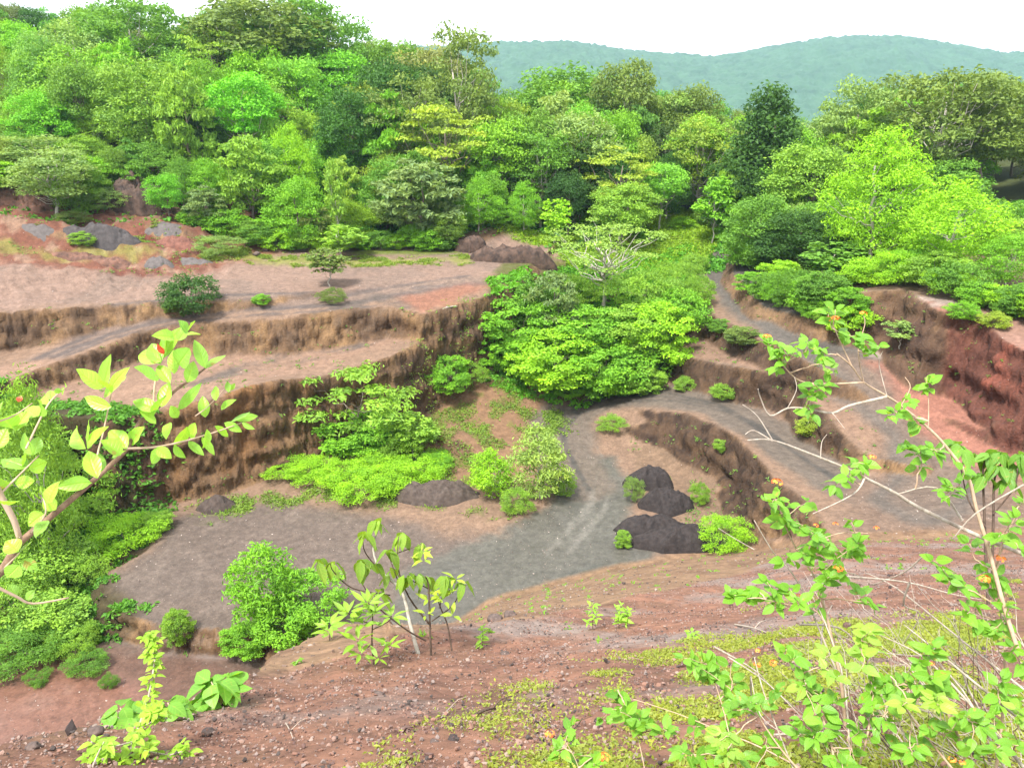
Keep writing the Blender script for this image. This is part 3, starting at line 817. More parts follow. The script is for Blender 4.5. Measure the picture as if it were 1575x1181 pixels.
def plant_proto(kind, seed):
    """a plant about 10 units tall (or 2 for shrubs): returns (wood mesh, leaf mesh, height, width)"""
    rng = np.random.default_rng(seed * 7 + 3)
    c = dict(H=10.0, cz=6.2, rx=3.4, rz=3.6, n=46, cr=1.15, per=210, flat=1.0, ls=.30, up=.42, jit=.6, asp=.55, tr=.17, trunk_to=.75, limbs=16, low=.35, bark=M_BARK, surf=.5, down=.15)
    c.update(dict(
        round={}, tall=dict(cz=7.2, rx=2.8, rz=2.8, n=38, cr=1.05, per=170, tr=.14, limbs=18, low=.5, bark=M_PALE, flat=.85),
        airy=dict(cz=6.4, rx=3.0, rz=3.5, n=44, cr=.95, per=130, ls=.28, limbs=24, low=.35, flat=.85, tr=.15, bark=M_PALE),
        layer=dict(cz=6.6, rx=3.8, rz=2.9, n=34, cr=1.15, per=85, flat=.30, ls=.36, limbs=20, low=.35, up=1.0),
        cone=dict(cz=5.0, rx=3.0, rz=5.0, n=170, cr=.85, per=110, ls=.28, low=.1, limbs=8),
        fluffy=dict(cz=5.2, rx=3.3, rz=4.7, n=74, cr=.95, per=130, flat=1.1, ls=.30, asp=.38, low=.12, limbs=14, bark=M_PALE),
        bigleaf=dict(cz=5.6, rx=3.6, rz=4.2, n=66, cr=.85, per=70, ls=.58, asp=.42, low=.2, limbs=14, flat=.55, down=.3),
        low=dict(cz=4.6, rx=4.2, rz=5.0, n=84, cr=1.15, per=170, ls=.31, low=.04, limbs=8),
        bare=dict(cz=6.8, rx=4.3, rz=2.8, n=46, cr=.80, per=85, ls=.22, flat=.45, limbs=36, low=.4, bark=M_PALE, tr=.17, trunk_to=.6),
        sap=dict(cz=6.6, rx=2.1, rz=3.2, n=20, cr=.9, per=60, ls=.55, low=.35, limbs=12, tr=.10, bark=M_PALE),
        bush=dict(H=2.0, cz=.9, rx=1.0, rz=.95, n=52, cr=.28, per=110, ls=.10, up=.5, tr=.03, low=.05, limbs=10, trunk_to=.5),
        fern=dict(H=2.0, cz=.75, rx=1.2, rz=.8, n=60, cr=.27, per=110, ls=.10, asp=.32, flat=.75, up=.5, tr=.02, low=.05, limbs=8, trunk_to=.4),
        plume=dict(H=2.0, cz=1.05, rx=.62, rz=1.0, n=34, cr=.26, per=95, ls=.11, asp=.35, flat=1.0, tr=.025, low=.05, limbs=12, trunk_to=.8, bark=M_PALE),
        leafy=dict(H=2.0, cz=.95, rx=1.0, rz=.95, n=90, cr=.21, per=130, ls=.078, jit=.6, up=.5, asp=.55, flat=.6, tr=.03, low=.05, limbs=10, trunk_to=.5, down=.3),
        parasol=dict(H=2.0, cz=1.15, rx=1.15, rz=.75, n=38, cr=.30, per=85, ls=.12, asp=.4, flat=.28, tr=.035, low=.1, limbs=20, trunk_to=.5, up=1.0),
    )[kind])
    H = c['H']
    k = c['n']
    cs = []
    tries = 0
    while len(cs) < k and tries < 20000:
        tries += 1
        d = unit(rng.normal(size=3)[None])[0]
        r = c['surf'] + (1 - c['surf']) * rng.random() ** .5
        q = d * r
        if kind == 'cone':
            h = rng.random() ** 1.3
            q = np.array([d[0], d[1], 0]) / (np.hypot(d[0], d[1]) + 1e-6) * (1 - h) ** .62 * (.6 + .4 * rng.random())
            q = np.array([q[0], q[1], h * 1.9 - .95])
        if kind in ('fluffy', 'plume'):
            s = 1.05 - .55 * max(0, q[2]) - .15 * max(0, -q[2]); q[0] *= s; q[1] *= s
        p = np.array([q[0] * c['rx'], q[1] * c['rx'], c['cz'] + q[2] * c['rz']])
        p[:2] *= 1 + .18 * math.sin(3 * math.atan2(q[1], q[0]) + seed)
        if p[2] < H * c['low'] or p[2] > H - c['cr'] * .3:
            continue
        md = min((np.linalg.norm((p - o) * np.array([1, 1, 1.3])) for o in cs), default=9e9)
        if md < c['cr'] * (1.05 if tries < 4000 else .7):
            continue
        cs.append(p)
    cs = np.array(cs)
    cr = c['cr'] * (.7 + .6 * rng.random(len(cs)))
    P_, N_, S_, R_ = scatter_crown(rng, cs, cr, c['per'], c['flat'], c['ls'], c['asp'], up=c.get('up', .65), jit=c.get('jit', .45), down=c['down'])
    v, f = leaf_cards(rng, P_, N_, S_, c['asp'])
    leaf = mesh_np(kind + "_leaves", v, f, [M_LEAF], False, None, {"rnd": R_})
    w = Wood()
    top = np.array([rng.normal() * .04 * H, rng.normal() * .04 * H, H * c['trunk_to']])
    tp = curve((0, 0, -.06 * H), top, rng, 0, .02, 9)
    w.add(tp, np.linspace(c['tr'], c['tr'] * .35, 9), 8)
    order = rng.permutation(len(cs))[:c['limbs']]
    for i in order:
        z0 = np.clip(cs[i][2] * (.45 + .25 * rng.random()), .05 * H, H * c['trunk_to'] * .97)
        j = np.interp(z0, tp[:, 2], np.arange(9)); a = tp[int(j)] + (tp[min(8, int(j) + 1)] - tp[int(j)]) * (j % 1)
        r0 = c['tr'] * (.5 - .25 * z0 / H)
        w.add(curve(a, cs[i], rng, -.08, .05, 7), np.linspace(r0, r0 * .22, 7), 5)
    wood = w.mesh(kind + "_wood", c['bark'])
    zmax = v[:, 2].max(); wd = np.percentile(np.abs(v[:, 0]), 97) * 2
    return wood, leaf, zmax, wd

def proto(kind, var=0):
    key = (kind, var)
    if key not in PROTO:
        PROTO[key] = plant_proto(kind, var + 10 * (sum(map(ord, kind)) % 97))
    return PROTO[key]

def plant(name, x, y, z, height, width, kind, var, color, label, cat, group=None, rz=None, lean=(0, 0), wood_name='trunk', leaf_name='crown'):
    wood, leaf, h0, w0 = proto(kind, var)
    e = empty(name, (x, y, z))
    e.rotation_euler = (lean[0], lean[1], random.random() * 6.28 if rz is None else rz)
    e.scale = (width / w0, width / w0, height / h0)
    tag(e, label, cat, group)
    obj(wood_name, wood, e)
    o = obj(leaf_name, leaf, e)
    o.color = tuple(color) + (1,)
    return e

def plant_px(name, px, base_py, top_py, width_px, kind, var, color, label, cat, group=None, ground=None, dist=None, back=0.0, **kw):
    """place a plant whose foot is seen at (px, base_py) - or stands at forward distance dist behind that column"""
    if dist is None:
        q = hit(px, base_py)
        x, y, z = q
        if back:
            x *= 1 + back / max(y, 1); y += back; z = zat(x, y)
    else:
        d = ray(px, top_py)
        y = dist; x = d[0] / d[1] * dist; z = zat(x, y)
    dt = ray(px, top_py)
    ztop = CAM_Z + dt[2] / dt[1] * y
    slant = math.sqrt(x * x * 0 + y * y + ((z + ztop) / 2 - CAM_Z) ** 2)
    depth = (y * CP + (CAM_Z - (z + ztop) / 2) * SP)
    return plant(name, x, y, z - .05, max(ztop - z, .2) , width_px / F * depth, kind, var, color, label, cat, group, **kw)
# ------------------------------------------------------------------ the wood behind the pit
random.seed(5)
G_MID = (.118, .275, .045); G_DEEP = (.050, .13, .030); G_LIGHT = (.20, .385, .06); G_YEL = (.26, .39, .055); G_PALE = (.195, .325, .11)
G_OLIVE = (.14, .225, .062); G_LIME = (.245, .50, .034); G_GREY = (.17, .275, .12); G_FRESH = (.165, .395, .038)

KEY_TREES = [
    # px, dist, top_py, width_px, kind, var, colour, name, label
    (192, 108, -8, 150, 'airy', 0, G_MID, 'tree', "tall airy tree with dark forked trunk near the skyline gap at left"),
    (388, 112, -14, 190, 'tall', 0, G_OLIVE, 'tree', "tall tree with thick pale trunk standing out half way along the left skyline"),
    (300, 118, 22, 120, 'round', 0, G_MID, 'tree', "round skyline tree between the forked trunk tree and the pale trunk tree"),
    (470, 118, -22, 140, 'round', 1, G_MID, 'tree', "highest dense tree of the left skyline, where the ridge begins to drop"),
    (705, 97, 28, 120, 'airy', 1, G_OLIVE, 'tree', "wide branched open tree sticking up at the right end of the ridge"),
    (622, 90, 105, 110, 'airy', 2, G_OLIVE, 'tree', "twisted bare limbed tree with pale stems in the middle of the slope"),
    (685, 86, 155, 130, 'layer', 0, G_YEL, 'tree', "yellowish flat layered tree below the open ridge tree"),
    (640, 78, 240, 125, 'bigleaf', 0, G_GREY, 'tree', "grey green large leaved round tree left of the dark rock bank"),
    (800, 92, 178, 120, 'round', 2, G_MID, 'tree', "tall mid green tree rising behind the grassy bank"),
    (890, 90, 168, 118, 'tall', 1, G_PALE, 'tree', "slender tree with long white trunk standing behind the grassy bank"),
    (968, 103, 84, 88, 'tall', 2, G_OLIVE, 'tree', "tall thin dark tree standing against the blue hill"),
    (880, 112, 92, 170, 'round', 0, G_MID, 'tree', "broad dome shaped tree on the skyline left of the thin dark tree"),
    (952, 84, 222, 110, 'layer', 1, G_YEL, 'tree', "yellow green layered tree to the right of the white trunk"),
    (960, 80, 275, 100, 'round', 1, G_LIGHT, 'tree', "low pale bushy tree in front of the yellow green layered tree"),
    (1065, 105, 122, 95, 'round', 3, G_OLIVE, 'tree', "olive topped tree on the skyline left of the dark cone"),
    (1190, 86, 122, 132, 'cone', 0, G_DEEP, 'tree', "dark cone shaped evergreen in the middle of the right skyline"),
    (1330, 92, 112, 120, 'round', 1, G_PALE, 'tree', "pale round skyline tree to the right of the dark cone"),
    (1455, 82, 100, 170, 'airy', 0, G_OLIVE, 'tree', "big dark limbed olive tree towering behind the lime tree"),
    (1545, 84, 108, 150, 'round', 2, G_OLIVE, 'tree', "dense olive tree at the top right corner of the wood"),
    (1372, 63, 182, 150, 'fluffy', 0, G_LIME, 'tree', "taller of the two bright lime green feathery trees above the red cut"),
    (1482, 57, 262, 150, 'fluffy', 1, G_LIME, 'tree', "shorter of the two bright lime green feathery trees, nearer the red cut"),
    (1562, 53, 352, 90, 'fluffy', 2, G_FRESH, 'tree', "fresh green feathery tree cut by the right edge above the pink shelf"),
    (1175, 71, 292, 120, 'low', 0, G_MID, 'tree', "dense dark green rounded tree beside the upper grey road"),
    (1235, 68, 318, 130, 'low', 1, G_DEEP, 'tree', "spreading dark tree overhanging the bend of the upper grey road"),
    (1300, 70, 300, 130, 'low', 2, G_MID, 'tree', "bushy mid green tree between the road trees and the lime tree"),
    (1283, 61, 372, 90, 'sap', 0, G_MID, 'tree', "slim young tree with pale trunk in front of the dark roadside trees"),
    (1105, 82, 268, 60, 'sap', 1, G_FRESH, 'tree', "narrow bright green young tree at the dark gap above the grass slope"),
    (1160, 86, 225, 120, 'round', 0, G_DEEP, 'tree', "dark green tree at the foot of the evergreen cone"),
    (60, 79, 205, 120, 'airy', 1, G_PALE, 'tree', "thin pale tree leaning out above the red mounds at far left"),
    (512, 75, 240, 30, 'sap', 2, G_LIGHT, 'tree', "very slim young tree with a white stem at the forest front"),
    (450, 76, 265, 90, 'low', 0, G_FRESH, 'tree', "bright green bushy tree at the forest front above the left terrace"),
    (375, 78, 205, 90, 'bigleaf', 1, G_LIGHT, 'tree', "light green large leaved tree in the lower left wood"),
    (310, 76, 282, 60, 'bigleaf', 2, G_GREY, 'tree', "small grey green tree beside the dark overhanging mound"),
    (440, 82, 180, 70, 'fluffy', 0, G_LIME, 'tree', "small lime green pointed tree in the middle of the left wood"),
    (270, 84, 95, 80, 'bigleaf', 0, G_LIGHT, 'tree', "light green large leaved tree high in the left wood"),
    (735, 80, 265, 60, 'fluffy', 1, G_FRESH, 'tree', "small fresh green tree at the left end of the grassy bank"),
    (855, 79, 305, 45, 'sap', 0, G_LIME, 'tree', "little lime green tree on the grassy bank left of the white trunk"),
]
KEY_TREES += [
    (1335, 66, 330, 100, 'low', 0, G_MID, 'tree', "mid green bushy tree filling in beneath the taller lime tree"),
    (1420, 64, 330, 110, 'low', 1, G_FRESH, 'tree', "fresh bushy tree between the two lime trees"),
    (1520, 66, 300, 120, 'low', 2, G_MID, 'tree', "mid green bushy tree behind the shorter lime tree at right"),
    (1390, 72, 290, 120, 'low', 0, G_DEEP, 'tree', "dark bushy tree in the gap behind the taller lime tree"),
    (1580, 62, 330, 110, 'low', 1, G_LIGHT, 'tree', "light bushy tree at the right edge behind the feathery one"),
    (1460, 76, 240, 120, 'round', 1, G_MID, 'tree', "round tree rising between and behind the two lime trees"),
    (1250, 80, 215, 130, 'round', 3, G_LIGHT, 'tree', "light round tree right of the dark evergreen cone"),
]
KEY_TREES += [
    (232, 83, 212, 84, 'low', 2, G_MID, 'tree', "bushy mid green tree right behind the steep dark red mound"),
    (128, 86, 205, 84, 'low', 1, G_LIGHT, 'tree', "light bushy tree left behind the steep dark red mound"),
    (312, 80, 238, 66, 'low', 0, G_FRESH, 'tree', "fresh green bushy tree to the right of the steep dark red mound"),
    (20, 84, 200, 90, 'low', 2, G_MID, 'tree', "bushy mid green tree at the far left above the red mounds"),
]
TREE_SPOTS = []
for (px, dist, top, wpx, kind, var, col, tname, lab) in KEY_TREES:
    e = plant_px(tname, px, 0, top, wpx, kind, var, col, lab, 'tree', 'trees of the wood round the pit', dist=dist)
    TREE_SPOTS.append((e.location.x, e.location.y))

# every other tree of the wood: its look, its row and what it stands above or behind
def skyline(px):
    return np.interp(px, [-200, 0, 100, 180, 225, 250, 330, 350, 420, 500, 560, 640, 690, 760, 790, 850, 920, 1000, 1060, 1100, 1140, 1250, 1290, 1340, 1400, 1450, 1575, 1800],
                     [-20, -4, -10, -8, 22, 6, 14, 0, -12, 2, 32, 48, 62, 110, 118, 96, 98, 135, 128, 152, 150, 172, 150, 120, 125, 100, 106, 100])
PLACES = [(-200, 60, "left picture edge"), (60, 140, "red mounds tree"), (140, 215, "grey gravel heap"), (215, 275, "dark overhanging mound"),
          (275, 345, "twin gravel heaps"), (345, 420, "pale thick trunk"), (420, 490, "lone terrace sapling"), (490, 560, "slim white stem"),
          (560, 630, "twisted pale stems"), (630, 700, "layered yellowish tree"), (700, 770, "dark rock bank"), (770, 850, "grassy bank"),
          (850, 925, "long white trunk"), (925, 1000, "thin dark tree"), (1000, 1070, "grassy road head slope"), (1070, 1150, "grey road head"),
          (1150, 1240, "dark evergreen cone"), (1240, 1330, "slim roadside tree"), (1330, 1420, "taller lime tree"), (1420, 1500, "shorter lime tree"), (1500, 1800, "right picture edge")]
KINDS = [('round', "round"), ('round', "broad round"), ('airy', "thin open"), ('tall', "tall topped"), ('layer', "flat layered"), ('bigleaf', "large leaved"),
         ('low', "low bushy"), ('fluffy', "feathery")]
TONES = [(G_MID, "mid green"), (G_DEEP, "dark green"), (G_LIGHT, "light green"), (G_PALE, "pale green"), (G_OLIVE, "olive green"), (G_FRESH, "fresh green"), (G_YEL, "yellowish green")]
ROWS = [  # distance left, distance right, step px, row name, kinds, tones, height range
    (134, 122, 40, "on the skyline above", [0, 1, 2, 3, 0], [0, 4, 3, 0], None),
    (118, 108, 37, "in upper wood above", [0, 3, 2, 3, 0, 5], [0, 1, 2, 3, 0, 5], (11, 16)),
    (105, 98, 35, "half way up above", [0, 3, 2, 4, 5, 3], [0, 1, 2, 3, 5, 2], (9, 14)),
    (95, 90, 33, "mid wood behind", [0, 5, 3, 6, 2, 7], [0, 1, 2, 5, 2, 3], (7, 12)),
    (87, 84, 30, "in lower wood behind", [6, 0, 5, 7, 6], [0, 2, 5, 0, 1], (5, 8)),
    (81, 80, 30, "in front row near", [6, 5, 6, 0, 7], [0, 2, 5, 0, 3], (2.8, 5.5)),
]
used = {}
made = []
for (dl, dr, stepx, rowname, ks, ts, hr) in ROWS:
    px = -110 + random.random() * 30
    while px < 1700:
        dist = np.interp(px, [0, 760, 900, 1575], [dl, (dl + dr) / 2, dr, dr]) + random.uniform(-5, 5)
        jx = px + random.uniform(-14, 14)
        px += stepx * random.uniform(.8, 1.2)
        d = ray(jx, 200); y = dist; x = d[0] / d[1] * dist
        if hr and hr[0] < 5 and 700 < jx < 1115:       # grass bank and road head stay open
            continue
        if hr and hr[0] <= 5 and jx > 1290: continue
        if hr and hr[0] <= 5 and jx > 985 and jx < 1120: continue
        if min(((x - a) ** 2 + (y - b) ** 2 for a, b in TREE_SPOTS), default=99) < 1.7 ** 2:
            continue
        z = zat(x, y)
        sk = skyline(jx) + random.uniform(0, 26)
        zs = CAM_Z + (lambda q: q[2] / q[1])(ray(jx, sk)) * y
        if hr is None:
            H = zs - z
            if H < 4: continue
        else:
            H = min(random.uniform(*hr) * random.uniform(.9, 1.15), zs - z - random.uniform(.3, 1.5))
        if H < 1.8: continue
        H = min(H, 19)
        ki = random.choice(ks); kind, kname = KINDS[ki]
        tone, tname = TONES[random.choice(ts)]
        var = random.randrange(4 if kind == 'round' else 3)
        wid = H * random.uniform(.44, .68) if kind != 'low' else H * random.uniform(.7, 1.0)
        wid = max(wid, 2.8)
        col = tuple(c * random.uniform(.85, 1.18) for c in tone)
        made.append((x, y, z, H, wid, kind, var, col, tname, kname, rowname, jx))
        TREE_SPOTS.append((x, y))
groups = {}
for t in made:
    place = next(p for a, b, p in PLACES if a <= t[11] < b or b == 1800)
    groups.setdefault((t[8], t[9], t[10], place), []).append(t)
SIDE = {1: [""], 2: [", left of two", ", right of two"], 3: [", leftmost of three", ", middle of three", ", rightmost of three"]}
for (tn, kn, rn, pl), ts in groups.items():
    ts.sort(key=lambda t: t[11])
    for i, t in enumerate(ts):
        pre = SIDE.get(len(ts), [", number %d from left" % (k + 1) for k in range(len(ts))])[i]
        plant('tree', t[0], t[1], t[2] - .1, t[3], t[4], t[5], t[6], t[7], "%s %s tree %s %s%s" % (tn, kn, rn, pl, pre), 'tree', 'trees of the wood round the pit')

# hills far behind
def hills():
    V = []
    nx, ny = 260, 60
    xs = np.linspace(-1500, 1800, nx)
    for j in range(ny):
        t = j / (ny - 1)
        y = 900 + 900 * t
        V.append(np.stack([xs * (y / 1800 * .5 + .5), np.full(nx, y), np.zeros(nx)], -1))
    V = np.stack(V)
    px = CX + F * V[..., 0] / V[..., 1] * 1.055
    crest = np.interp(px, [-600, 300, 640, 770, 870, 960, 1090, 1190, 1280, 1380, 1440, 1530, 1600, 2200], [110, 95, 76, 72, 68, 82, 92, 75, 62, 60, 70, 84, 76, 100])
    b = (CY - crest) / F
    top = CAM_Z + (b * CP - SP) / (CP + b * SP) * 1800
    t = (V[..., 1] - 900) / 900
    base = -85
    z = base + (top - base) * sstep(t) ** .9
    X, Y = V[..., 0], V[..., 1]
    z = z + (18 * fbm(X * .005, Y * .005, 0, 3, 301) + 7 * fbm(X * .02, Y * .02, 0, 3, 302)) * np.sin(np.pi * np.clip(t, 0, 1)) ** .5
    V[..., 2] = z
    return V
hv = hills()
# finer skin with tree crowns as bumps
def refine(V, k):
    ny, nx, _ = V.shape
    yi = np.linspace(0, ny - 1, ny * k); xi = np.linspace(0, nx - 1, nx * k)
    a = np.floor(yi).astype(int).clip(0, ny - 2); fy = (yi - a)[:, None, None]
    R = V[a] * (1 - fy) + V[a + 1] * fy
    b = np.floor(xi).astype(int).clip(0, nx - 2); fx = (xi - b)[None, :, None]
    return R[:, b] * (1 - fx) + R[:, b + 1] * fx
hv = refine(hv, 4)
hv[..., 2] += 5.0 * np.abs(noise3(hv[..., 0] * .09, hv[..., 1] * .07, 0, 311)) + 3.0 * noise3(hv[..., 0] * .2, hv[..., 1] * .12, 0, 312)
hy, hx, _ = hv.shape
hi = np.arange(hy * hx).reshape(hy, hx)
hf = np.stack([hi[:-1, :-1], hi[:-1, 1:], hi[1:, 1:], hi[1:, :-1]], -1).reshape(-1, 4)
M_HILL = noise_material("far_canopy", (.016, .050, .020), (.040, .095, .040), .03, bump=0)
tag(obj("hills", mesh_np("hills", hv.reshape(-1, 3), hf, [M_HILL], True)), kind='structure')
# ------------------------------------------------------------------ heaps and rocks
M_SCORIA = noise_material("black_scoria", (.014, .011, .011), (.038, .030, .028), 3.5, bump=.8, dist=.10)
M_CINDER = noise_material("grey_cinder", (.062, .053, .050), (.11, .095, .09), 3, bump=.6, dist=.08)
M_CINDER_D = noise_material("dark_cinder", (.032, .028, .028), (.065, .056, .054), 3, bump=.6, dist=.08)
M_ROCK = noise_material("dark_rock", (.022, .016, .014), (.10, .062, .045), 1.8, bump=.9, dist=.15)
M_ROCKR = noise_material("rusty_rock", (.045, .026, .020), (.17, .085, .058), 1.6, bump=.9, dist=.15)
M_STONE = noise_material("stone", (.05, .038, .034), (.14, .10, .085), 9, bump=.7, dist=.03)

def heap(px, base_py, width_px, h, depth, mat, label, seed, name='gravel_heap', cat='heap', group='dumped gravel heaps', rugged=.24, steepness=1.0, rot=0.0, blocky=1.9):
    q = hit(px, base_py)
    wid = width_px / F * (q[1] * CP + (CAM_Z - q[2]) * SP)
    cx, cy = q[0], q[1] + depth * .5
    nr, na = 56, 150
    a = np.linspace(0, 2 * np.pi, na, endpoint=False)
    r = np.linspace(0, 1, nr)
    R_, A_ = np.meshgrid(r, a, indexing='ij')
    wob = 1 + .16 * noise3(np.cos(A_) * 1.3 + seed, np.sin(A_) * 1.3, seed * .7, 400) + .07 * noise3(np.cos(A_) * 4 + seed, np.sin(A_) * 4, 1., 401)
    x = np.cos(A_) * R_ * wid * .5 * wob; y = np.sin(A_) * R_ * depth * .5 * wob
    x, y = x * math.cos(rot) - y * math.sin(rot), x * math.sin(rot) + y * math.cos(rot)
    prof = np.clip(1 - R_ ** blocky, 0, 1) ** (.85 / steepness)
    z = h * prof + h * rugged * prof ** .3 * (1 - R_) ** .2 * (1.5 * fbm(x * 1.2, y * 1.2, seed, 4, 410) + .7 * fbm(x * 3.0, y * 3.0, seed, 4, 420, .55))
    g = height(cx + x.ravel(), cy + y.ravel()).reshape(x.shape)
    z = g - q[2] + z - .06 - .15 * R_ ** 8
    v = np.stack([x, y, z], -1).reshape(-1, 3)
    i = np.arange(nr * na).reshape(nr, na)
    f = np.stack([i[:-1], i[1:], np.roll(i, -1, 1)[1:], np.roll(i, -1, 1)[:-1]], -1).reshape(-1, 4)
    o = obj(name, mesh_np(name, v, f, [mat], True))
    o.location = (cx, cy, q[2])
    return tag(o, label, cat, group)

heap(1003, 758, 82, 1.3, 2.4, M_SCORIA, "rear black gravel heap of the four beside the inner bank", 1)
heap(1030, 794, 88, 1.3, 2.6, M_SCORIA, "second black gravel heap, right below the rear one", 2)
heap(1008, 830, 132, 1.0, 2.1, M_SCORIA, "long low black heap at the edge of the wet gravel floor", 3)
heap(1055, 853, 176, 1.25, 2.2, M_SCORIA, "widest black heap, nearest to the cinder slope", 4)
heap(668, 782, 135, 1.25, 2.6, noise_material("brown_scoria", (.035, .026, .022), (.085, .064, .052), 3, bump=.7, dist=.08), "dark brown mound between the fern patch and the yellow green shrub", 5)
heap(326, 792, 66, .8, 1.8, noise_material("brown_scoria", (.03, .022, .019), (.075, .055, .046), 3, bump=.7, dist=.08), "small dark mound below the ochre cliff at the back of the slab", 6)
heap(150, 386, 118, 1.25, 2.6, M_CINDER_D, "dark grey dome shaped heap in front among the red mounds", 7)
heap(255, 370, 90, .35, 2.0, M_CINDER, "wide lighter grey heap behind the dome shaped one", 8)
heap(58, 372, 74, .3, 1.8, M_CINDER, "flat grey heap at the far left of the red mounds", 9)
heap(241, 418, 52, .75, 1.8, M_CINDER, "small pointed grey heap standing alone on the terrace", 10)
heap(298, 415, 66, .5, 2.0, M_CINDER, "small flat grey heap right of the pointed one", 11)
heap(208, 333, 92, 2.7, 3.0, M_ROCK, "steep dark red mound topped with grass before the left wood", 12, 'rock_mound', 'mound', 'rock mounds', .20, 1.9, 0.0, 4.5)
heap(722, 390, 50, 1.3, 2.0, M_ROCK, "dark rock bank end at the left of the grassy bank", 13, 'rock_mound', 'mound', 'rock mounds', .22, 1.9, 0.0, 4.0)
heap(790, 405, 140, 1.2, 2.2, M_ROCK, "long rusty black rock bank under the grass strip", 14, 'rock_mound', 'mound', 'rock mounds', .26, 1.9, 0.0, 4.0)
heap(25, 325, 95, 1.2, 3.0, M_ROCKR, "low rusty rock mound at the far left above the grey heaps", 15, 'rock_mound', 'mound', 'rock mounds', .4, 1.5)
heap(140, 408, 130, .55, 1.6, M_ROCKR, "broken rusty ridge in front of the dome shaped heap", 16, 'rock_mound', 'mound', 'rock mounds', .4, 1.3)
heap(270, 385, 90, .8, 1.6, noise_material("red_soil_clod", (.07, .03, .022), (.20, .085, .06), 2, bump=.8, dist=.1), "red earth ridge right of the grey heaps", 17, 'rock_mound', 'mound', 'rock mounds', .3, 1.2)

def rock(x, y, r, label, seed, mat=None, name='rock', group='loose rocks'):
    n = 14
    th = np.linspace(0, np.pi, n); ph = np.linspace(0, 2 * np.pi, 2 * n, endpoint=False)
    T, H_ = np.meshgrid(th, ph, indexing='ij')
    d = np.stack([np.sin(T) * np.cos(H_), np.sin(T) * np.sin(H_), np.cos(T)], -1)
    k = 1 + .38 * fbm(d[..., 0] * 1.6 + seed, d[..., 1] * 1.6, d[..., 2] * 1.6, 3, 500 + seed)
    v = d * k[..., None] * r * np.array([1.2, 1, .8])
    i = np.arange(n * 2 * n).reshape(n, 2 * n)
    f = np.stack([i[:-1], i[1:], np.roll(i, -1, 1)[1:], np.roll(i, -1, 1)[:-1]], -1).reshape(-1, 4)
    o = obj(name, mesh_np(name, v.reshape(-1, 3), f, [mat or M_STONE], True))
    o.location = (x, y, zat(x, y) + r * .35)
    return tag(o, label, 'rock', group)
for k, (px, py, rp, lab) in enumerate([
        (320, 1129, 7, "dark round rock alone on the cinder near the large leaves"), (148, 1128, 9, "black rock on the lip above the red pond"),
        (52, 1150, 8, "dark clod at the lower left edge of the slope"), (395, 393, 5, "black boulder on the left terrace below the wood"),
        (408, 386, 4, "small black boulder right behind the terrace boulder"), (668, 1144, 6, "rusty orange stone in the moss at the bottom middle"),
        (777, 1008, 6, "reddish stone on the crest right of the sapling"), (583, 1070, 6, "dark lava lump in the middle of the cinder slope"),
        (762, 955, 10, "broad dark lump on the brown bank right of the sapling"), (785, 948, 8, "dark lump beside the broad one on the brown bank"),
        (880, 1170, 6, "dark stone at the bottom edge by the orange flowers"), (1015, 985, 6, "dark stone in the rubble left of the lantana")]):
    q = hit(px, py)
    rock(q[0], q[1], rp / F * math.sqrt(q[1] ** 2 + (CAM_Z - q[2]) ** 2), lab, k)

# ------------------------------------------------------------------ bushes of the pit
BUSH = 'bushes growing in the pit'
def bush(px, base, top, w, kind, var, col, label, name='shrub', cat='shrub', back=0.0, dist=None, group=BUSH, **kw):
    return plant_px(name, px, base, top, w, kind, var, col, label, cat, group, back=back, dist=dist, wood_name='stem', leaf_name='foliage', **kw)

bush(298, 484, 418, 86, 'bush', 0, G_DEEP, "round dark green bush hanging over the edge of the left terrace")
plant_px('sapling', 506, 441, 380, 58, 'sap', 2, G_OLIVE, "lone dark sapling on the edge of the left terrace", 'tree', BUSH)
plant_px('sapling', 530, 398, 345, 62, 'sap', 0, G_LIGHT, "light green young tree behind the lone sapling", 'tree', BUSH)
bush(512, 466, 441, 40, 'fern', 0, G_OLIVE, "small grey green shrub at the foot of the lone sapling")
bush(402, 468, 451, 26, 'leafy', 1, G_FRESH, "tiny shrub on the low step right of the round bush")
bush(266, 482, 462, 28, 'leafy', 2, G_OLIVE, "tiny shrub hugging the left side of the round bush")
plant_px('tree', 88, 338, 222, 118, 'airy', 2, G_PALE, "grey green open tree standing on the red mounds", 'tree', BUSH)
bush(335, 392, 360, 70, 'fern', 1, G_PALE, "pale straggly shrub on the terrace right of the grey heaps")
bush(130, 378, 355, 36, 'leafy', 0, G_LIGHT, "little green shrub in front of the dome shaped heap")
bush(110, 345, 322, 50, 'fern', 2, G_OLIVE, "olive shrub at the foot of the mounds tree")
bush(170, 325, 285, 60, 'fern', 0, G_PALE, "pale shrub left of the steep dark red mound")
bush(1530, 502, 476, 40, 'bush', 1, G_YEL, "yellow shrub on the pink shelf at the right")
bush(1480, 492, 462, 46, 'bush', 2, G_FRESH, "green shrub left of the yellow one above the red cut")
bush(1382, 545, 492, 46, 'sap', 1, G_PALE, "slim grey green shrub at the foot of the right cut", back=.3)
bush(1052, 600, 576, 28, 'bush', 1, G_LIGHT, "small shrub at the left end of the brown bank above the road")
bush(1110, 613, 588, 34, 'bush', 0, G_LIGHT, "small shrub at the middle foot of the brown bank")
bush(1240, 672, 638, 34, 'plume', 1, G_YEL, "yellow green shrub at the right foot of the brown bank")
bush(1140, 530, 502, 52, 'leafy', 0, G_OLIVE, "low shrub on the face below the upper road")
bush(1108, 512, 490, 34, 'leafy', 2, G_MID, "low shrub left on the face below the upper road")
bush(1106, 694, 674, 22, 'bush', 2, G_LIGHT, "tiny shrub on the dark inner bank")
